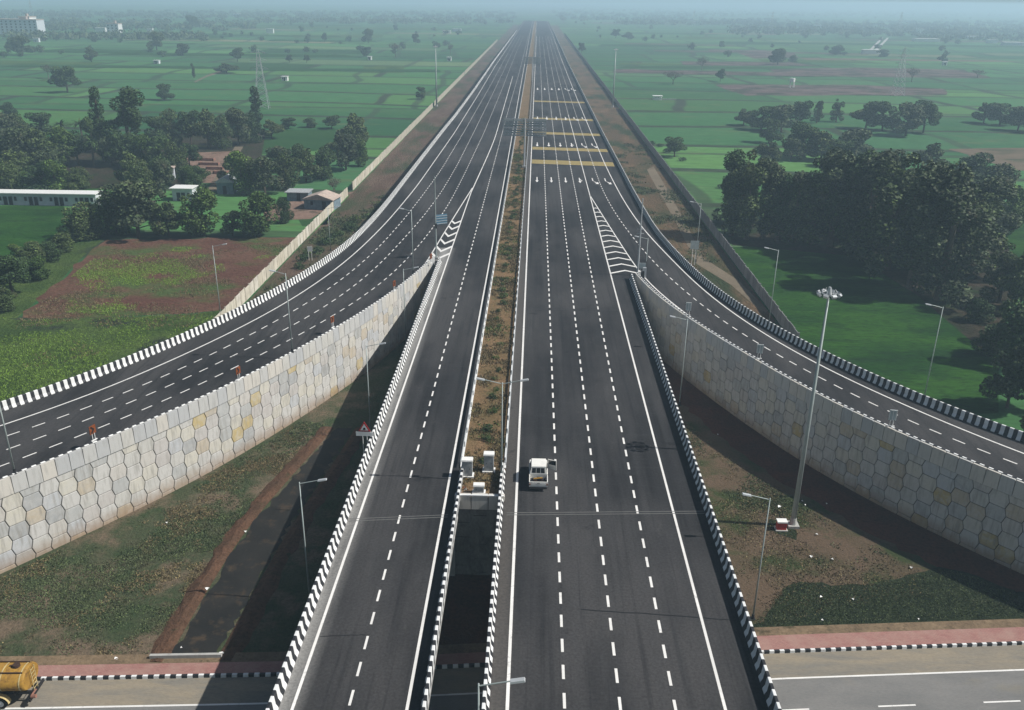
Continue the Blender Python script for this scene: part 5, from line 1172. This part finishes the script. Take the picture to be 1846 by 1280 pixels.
# the left grove: crowded trees nothing tells apart
ORD = 'first second third fourth fifth sixth seventh eighth ninth tenth eleventh twelfth thirteenth fourteenth fifteenth sixteenth seventeenth eighteenth nineteenth twentieth'.split()
def ordered(rows, what, grp):
    for where, items in rows:
        items = sorted(items, key=lambda q: q[0])
        for i, it in enumerate(items): tree(it[0], it[1], it[2], it[3], it[4], '%s from the left in the %s, %s' % (ORD[i], where, what), grp)
GL = [(8, 262, 62, 66), (42, 258, 56, 54), (78, 250, 52, 62), (20, 215, 34, 36), (118, 262, 50, 46), (152, 265, 56, 50), (170, 275, 66, 46), (285, 265, 60, 52), (312, 262, 66, 60), (345, 262, 62, 50), (376, 268, 76, 56), (402, 268, 62, 50), (430, 262, 70, 54), (455, 258, 60, 50), (490, 250, 38, 46), (520, 232, 22, 34), (560, 230, 20, 34), (598, 232, 24, 36),
      (2, 305, 72, 66), (36, 310, 84, 78), (76, 305, 82, 84), (112, 300, 74, 70), (142, 296, 60, 60), (170, 300, 60, 54), (202, 300, 58, 52), (225, 300, 60, 56), (262, 305, 66, 62), (290, 308, 66, 58), (318, 312, 60, 54), (342, 300, 40, 44), (12, 345, 60, 50), (50, 350, 46, 46), (94, 345, 62, 60), (152, 340, 40, 40), (242, 338, 72, 60), (285, 340, 60, 56), (340, 335, 40, 44), (362, 330, 32, 40),
      (438, 350, 82, 78), (478, 352, 74, 74), (420, 335, 60, 50), (518, 340, 70, 62), (552, 328, 66, 60), (586, 322, 64, 60), (624, 306, 70, 60), (610, 282, 40, 44), (648, 300, 52, 40), (505, 310, 50, 54), (540, 300, 46, 50), (306, 428, 74, 70), (420, 425, 50, 44), (180, 425, 60, 60)]
GL = [q + (('palm' if i in (4, 5, 23, 30) else ('broad', 'dense', 'broad', 'dense', 'broad')[i % 5]),) for i, q in enumerate(GL)]
ordered([('back row of the left grove', GL[:18]), ('middle row of the left grove', GL[18:34]), ('front row of the left grove', GL[34:45]), ('clump by the gabled house', GL[45:]), ('row behind the long white building', [(-10, 350, 62, 70, 'broad'), (28, 352, 66, 66, 'dense'), (66, 350, 56, 70, 'broad'), (104, 352, 68, 66, 'dense'), (138, 350, 54, 50, 'broad'), (30, 325, 60, 70, 'broad'), (92, 325, 60, 66, 'broad'), (262, 352, 70, 66, 'dense'), (298, 348, 64, 50, 'broad'), (352, 352, 50, 44, 'dense')])], 'dark crowded tree', 'trees of the left grove')
# right wood
GR = [(1318, 425, 150, 62), (1345, 432, 165, 70), (1375, 430, 140, 64), (1400, 435, 120, 60), (1430, 436, 130, 66), (1462, 440, 156, 74), (1495, 445, 170, 80), (1330, 405, 110, 60), (1415, 400, 90, 60), (1525, 450, 175, 84), (1560, 465, 190, 92), (1598, 485, 215, 104), (1640, 520, 225, 112), (1690, 540, 215, 112), (1668, 490, 195, 100), (1730, 500, 175, 96), (1620, 440, 160, 90), (1575, 420, 150, 86), (1540, 410, 130, 80), (1500, 400, 110, 70), (1760, 470, 150, 90), (1715, 440, 120, 80), (1660, 425, 120, 80), (1770, 430, 100, 76)]
GR = [(q[0], q[1], q[2], q[3] * 1.3, 'tall') for q in GR]
ordered([('front row of the dark right wood', [q for q in GR if q[1] > 428 and q[0] < 1520]), ('near edge of the right wood', [q for q in GR if q[1] >= 450 and q[0] >= 1520]), ('back of the dark right wood', [q for q in GR if not (q[1] > 428 and q[0] < 1520) and not (q[1] >= 450 and q[0] >= 1520)])], 'tall eucalyptus', 'eucalyptus trees of the right wood')
GB = [(1340, 226, 32, 40), (1372, 234, 46, 60), (1408, 238, 52, 64), (1440, 228, 46, 46), (1560, 232, 52, 54), (1590, 236, 56, 62), (1632, 245, 62, 72), (1664, 240, 58, 60), (1773, 222, 40, 44), (1802, 226, 42, 54), (1834, 236, 46, 58), (1880, 240, 50, 60), (1386, 258, 46, 46), (1448, 284, 64, 76), (1480, 290, 60, 70), (1540, 290, 62, 84), (1505, 300, 52, 60), (1425, 290, 44, 50), (1385, 300, 50, 56)]
GB = [q + ('broad',) for q in GB]
ordered([('far row behind the right wood', [q for q in GB if q[1] < 246]), ('near row behind the right wood', [q for q in GB if q[1] >= 246])], 'rounded tree', 'rounded trees behind the right wood')
ordered([('crowd at the right edge', [(1742, 345, 70, 84, 'broad'), (1790, 370, 80, 90, 'broad'), (1770, 400, 90, 90, 'broad'), (1815, 420, 90, 80, 'dense'), (1845, 400, 60, 60, 'dense'), (1800, 545, 110, 70, 'tall'), (1835, 560, 120, 90, 'broad'), (1790, 640, 70, 80, 'dense'), (1830, 660, 120, 100, 'broad'), (1815, 735, 120, 96, 'broad'), (1865, 740, 150, 110, 'broad'), (1850, 620, 110, 80, 'dense'), (1760, 580, 50, 60, 'dense'), (1880, 820, 150, 120, 'broad')])], 'dark tree', 'trees at the right edge')
ordered([('thicket left of the fallow field', [q + ('dense',) for q in [(60, 478, 46, 62), (92, 470, 42, 56), (112, 455, 40, 50), (75, 505, 50, 60), (48, 500, 44, 50), (8, 560, 50, 60), (30, 470, 34, 40)]])], 'low dark tree', 'thicket at the left edge')
# far single trees over the plain
def far_tree(idx, lf, n=420, s=.42):
    rng = np.random.default_rng(300 + idx); C, R = lumps(rng, 'broad', 8, 7); C[:, 2] *= .8; e = MB(); e.tube((0, 0, -.1), (0, 0, 3.5), .25, .15, 5, cap=False); return mesh_quads('far_tree', leaves_np(rng, C, R, n, s), [lf, 'bark'], e)
FT = [far_tree(i, ('leaf_dark', 'leaf_grey', 'leaf_olive', 'leaf_dark')[i]) for i in range(4)]
def put_far(x, y, w_, h_):
    o = bpy.data.objects.new('far_tree', random.choice(FT)); COL.objects.link(o); o.location = (x, y, 0); o.rotation_euler = (0, 0, random.uniform(0, 6.28)); o.scale = (w_ / 8, w_ / 8, h_ / 7)
    tag(o, 'one of the small far trees scattered over the hazy plain', 'tree', 'far trees scattered over the plain')
R3 = random.Random(11); k = 0
while k < 270:
    px_ = R3.uniform(-60, 1900); py_ = 22 + 82 * R3.random() ** 1.2
    if 880 - (py_ - 20) * 1.2 < px_ < 1000 + (py_ - 20) * 1.4: continue
    if py_ > 70 and R3.random() < .55: continue
    x, y = un(px_, py_, 0)
    if abs(x) < 52: continue
    w_ = R3.uniform(5, 11); put_far(x, y, w_, w_ * R3.uniform(.6, .95)); k += 1
# hazy belts of woodland on the horizon: nobody could count them
rng = np.random.default_rng(77); V = []; belts = [(1350, 1846, 40, 62, 420), (1480, 1700, 44, 66, 200), (0, 900, 22, 34, 620), (0, 420, 40, 56, 170), (60, 330, 66, 74, 90), (1000, 1846, 16, 30, 760), (1150, 1360, 36, 46, 160), (1700, 1846, 55, 75, 120), (500, 880, 36, 44, 160), (1020, 1200, 30, 38, 90)]
base = []
for x0, x1, y0, y1, n in belts:
    for _ in range(n):
        p = un(rng.uniform(x0 - 40, x1 + 40), rng.uniform(y0, y1), 0)
        if -60 < p[0] < 55: continue
        q = rng.uniform(4, 9); C = np.array([[p[0] + rng.normal() * 3, p[1] + rng.normal() * 5, q * .55] for _ in range(4)]); R = np.array([[q * .7, q * .7, q * .45]] * 4)
        V.append(leaves_np(rng, C, R, 46, 1.5))
V = np.concatenate(V); o = bpy.data.objects.new('distant_woodland', mesh_quads('distant_woodland', V, ['leaf_grey'])); COL.objects.link(o)
tag(o, 'hazy belts of woodland far out on the plain', 'woodland', kind='stuff')
# ------------------------------------------------------------------ median shrubs
def shrub_var(i, lf, n=420):
    rng = np.random.default_rng(500 + i); C = rng.normal(size=(6, 3)) * [.35, .35, .1] + [0, 0, .45]; R = np.full((6, 3), .38); return mesh_quads('shrub', leaves_np(rng, C, R, n, .07), [lf])
SV = [shrub_var(0, 'leaf_green'), shrub_var(1, 'leaf_dark'), shrub_var(2, 'leaf_olive'), shrub_var(3, 'leaf_dry')]
R4 = random.Random(21); y = 73.0; k = 0
while y < 330:
    o = bpy.data.objects.new('median_shrub', SV[R4.choice([0, 1, 1, 2])]); COL.objects.link(o); s_ = R4.uniform(.45, 1.0); o.location = (-4.2 + R4.uniform(-.5, .5), y, DZ + .02); o.scale = (s_, s_, s_ * R4.uniform(.7, 1.1)); o.rotation_euler = (0, 0, R4.uniform(0, 6))
    tag(o, 'one of the small dark shrubs planted along the median strip', 'shrub', 'shrubs planted along the median'); y += R4.uniform(2.2, 4.6); k += 1
# ------------------------------------------------------------------ low growth as real blades and leaves
def inside(p, poly):
    c = False; j = len(poly) - 1
    for i in range(len(poly)):
        if (poly[i][1] > p[1]) != (poly[j][1] > p[1]) and p[0] < (poly[j][0] - poly[i][0]) * (p[1] - poly[i][1]) / (poly[j][1] - poly[i][1] + 1e-12) + poly[i][0]: c = not c
        j = i
    return c
def growth(name, poly, n, hgt, s, lf, lab, clump=.0, z=0.0, dens=None, seed=1, flat=1.0):
    rng = np.random.default_rng(seed); xs_ = [p[0] for p in poly]; ys_ = [p[1] for p in poly]; P = []
    tries = 0
    while len(P) < n and tries < n * 12:
        tries += 1; p = (rng.uniform(min(xs_), max(xs_)), rng.uniform(min(ys_), max(ys_)))
        if clump:
            v = noise.noise(Vector((p[0] * clump, p[1] * clump, seed))) + .5 * noise.noise(Vector((p[0] * clump * 3.7, p[1] * clump * 3.7, seed + 5)))
            if (v - (dens if dens is not None else 0)) / .38 < rng.random(): continue
        if inside(p, poly): P.append(p)
    P = np.array(P); N_ = len(P); k = 3
    base_ = np.repeat(np.column_stack([P, np.full(N_, z)]), k, 0) + np.column_stack([rng.normal(size=N_ * k) * s, rng.normal(size=N_ * k) * s, np.zeros(N_ * k)])
    a = rng.uniform(0, 6.28, N_ * k); t = np.column_stack([np.cos(a), np.sin(a), np.zeros(N_ * k)]) * s * .5; up = np.column_stack([rng.normal(size=N_ * k) * hgt * .4 * flat, rng.normal(size=N_ * k) * hgt * .4 * flat, hgt * rng.uniform(.4, 1.1, N_ * k)])
    V = np.stack([base_ - t, base_ + t, base_ + t * .5 + up, base_ - t * .5 + up], 1).reshape(-1, 3)
    o = bpy.data.objects.new(name, mesh_quads(name, V, [lf])); COL.objects.link(o); return tag(o, lab, 'grass', kind='stuff')
polyL = [(-64, 50.8), (-29.5, 55.0), (-29.3, 66), (-28.8, 74), (-27.6, 81), (-26.3, 88), (-25, 96)] + [(p[0] + .8, p[1] - .6) for p in reversed(cut(LI, 57, 98))][::4]
growth('grass', polyL, 15000, .10, .12, 'leaf_grass', 'rough grass on the verge between the left ramp wall and the drain', .12, 0, -.12, 1)
growth('dry_grass', polyL, 11000, .11, .12, 'leaf_dry', 'dry brownish grass on the verge below the left ramp wall', .16, 0, .10, 2)
polyR = [(15.9, 58.5), (15.9, 110), (18, 112)] + [(p[0] - 6, p[1] - 4.5) for p in reversed(cut(RI, 66, 112))][::4] + [(50, 66), (44, 66.5), (30, 64)]
growth('grass', polyR, 6500, .10, .13, 'leaf_grass', 'patches of grass on the brown verge under the right bridge edge', .13, 0, .08, 4)
growth('dry_grass', polyR, 5000, .10, .12, 'leaf_dry', 'thin dry grass on the brown verge around the mast', .10, 0, -.05, 5)
lawn = [(20.5, 60.2), (19.5, 60.8)] + px((1412, 1066), (1440, 1052), (1500, 1060), (1580, 1057), (1640, 1046), (1690, 1025), (1760, 1042), (1846, 1082)) + [(46, 63.2)]
growth('lawn_grass', lawn, 5000, .06, .10, 'leaf_grass', 'dark thick grass beside the pink footpath on the right', 0, .04, None, 6)
growth('weeds', px((30, 577), (200, 573), (350, 567), (432, 553), (425, 600), (300, 650), (100, 720), (-40, 780), (-120, 700), (-40, 565)), 12000, .22, .08, 'leaf_weed', 'tall green weeds in the wet field behind the left ramp', .05, 0, -.08, 7)
growth('dry_weeds', px((190, 450), (530, 440), (430, 550), (350, 600), (0, 680), (-80, 640), (60, 560), (120, 505)), 7000, .22, .09, 'leaf_dry', 'dry weeds scattered over the fallow and wet fields on the left', .07, 0, 0, 18)
growth('weeds', px((190, 450), (530, 440), (430, 550), (200, 570), (60, 560), (120, 505)), 9000, .2, .075, 'leaf_weed', 'patches of bright weeds growing on the brown fallow field', .06, 0, .05, 8)
growth('median_grass', [(IL + .3, 68), (IR - .35, 68), (IR - .35, 260), (IL + .3, 260)], 9000, .22, .10, 'leaf_dry', 'dry grass and weeds covering the median strip', .25, DZ + .03, -.12, 9)
growth('median_grass', [(IL + .3, 70), (IR - .35, 70), (IR - .35, 260), (IL + .3, 260)], 1800, .22, .10, 'leaf_green', 'green weeds in patches along the median strip', .11, DZ + .03, .12, 10)
growth('verge_scrub', [(-48, 137), (-34, 137), (-33, 230), (-48, 230)], 4500, .35, .2, 'leaf_grass', 'low scrub between the left barrier and the cream wall', .05, 0, .02, 11)
growth('verge_scrub', [(25.5, 138), (40, 138), (40, 330), (24, 330)], 4500, .3, .2, 'leaf_grass', 'low scrub beside the dirt track on the right', .06, 0, .06, 12)
def bushes(pts, name, lab, group, lf=1, s0=1.5, s1=3.0, sd_=4):
    r_ = random.Random(sd_)
    for x, y in pts:
        o = bpy.data.objects.new(name, SV[r_.choice([lf, 1, 2])]); COL.objects.link(o); s_ = r_.uniform(s0, s1); o.location = (x, y, 0); o.scale = (s_, s_, s_ * .8); o.rotation_euler = (0, 0, r_.uniform(0, 6)); tag(o, lab, 'bush', group)
bushes(px((545, 470), (575, 455), (590, 440), (610, 425), (630, 415), (540, 485), (560, 462), (600, 430), (645, 400), (660, 392), (680, 372)), 'verge_bush', 'one of the bushes in the strip between the left ramp barrier and the cream wall', 'bushes behind the left ramp barrier')
bushes(px((1200, 275), (1190, 265), (1175, 262), (1230, 290), (1215, 262), (1300, 340), (1320, 360)), 'field_bush', 'one of the dark bushes along the field side of the grey boundary wall', 'bushes along the grey boundary wall')
# litter on the verges
lt = MB(); r_ = random.Random(8)
for px_, py_ in [(1446, 905), (1451, 912), (1490, 910), (1405, 915), (1462, 1005), (1642, 1025), (1590, 1145), (1596, 1143), (1294, 785), (1472, 965), (1480, 1078), (1482, 1120), (1655, 1118), (1537, 1082), (301, 944), (443, 960), (374, 1063), (327, 1170), (400, 1180), (585, 1010), (495, 1020), (210, 1190), (1500, 1010)]:
    x, y = un(px_, py_, 0); s_ = r_.uniform(.08, .22); a_ = r_.uniform(0, 3); c_, d_ = math.cos(a_) * s_, math.sin(a_) * s_
    lt.poly([(x - c_, y - d_, .1), (x + d_, y - c_, .2), (x + c_, y + d_, .12), (x - d_, y + c_, .22)])
tag(lt.build('litter', 'white_paint'), 'scraps of white litter scattered over the verges', 'litter', kind='stuff')
# ================================================================== haze
hz = MB(); hz.box(-14300, 14300, -500, 14200, -1.2, 62.0)
m, t, b = _new('haze'); t.nodes.remove(b); v = t.nodes.new('ShaderNodeVolumePrincipled')
v.inputs['Color'].default_value = (.59, .81, 1.0, 1); v.inputs['Density'].default_value = .00050; v.inputs['Anisotropy'].default_value = .15
t.links.new(v.outputs[0], [n_ for n_ in t.nodes if n_.type == 'OUTPUT_MATERIAL'][0].inputs['Volume'])
o = hz.build('haze', 'haze'); o['kind'] = 'stuff'; o['label'] = 'pale blue haze over the whole plain'; o['category'] = 'haze'

# most base colours scaled down to balance the raised exposure and brighter haze
for nm_, m in M.items():
    if nm_ == 'haze' or nm_ == 'farmland': continue
    t = m.node_tree; b = t.nodes.get('Principled BSDF')
    if not b or not b.inputs['Base Color'].is_linked: continue
    src = b.inputs['Base Color'].links[0].from_socket; k = .70 if nm_ not in ('paint_white', 'barrier_white', 'white_paint', 'car_white') else .85
    if nm_.startswith('leaf'): k = 1.0
    N = NT(t); c = N.mix(1.0, src, (k, k, k), 'MULTIPLY'); t.links.new(c, b.inputs['Base Color'])
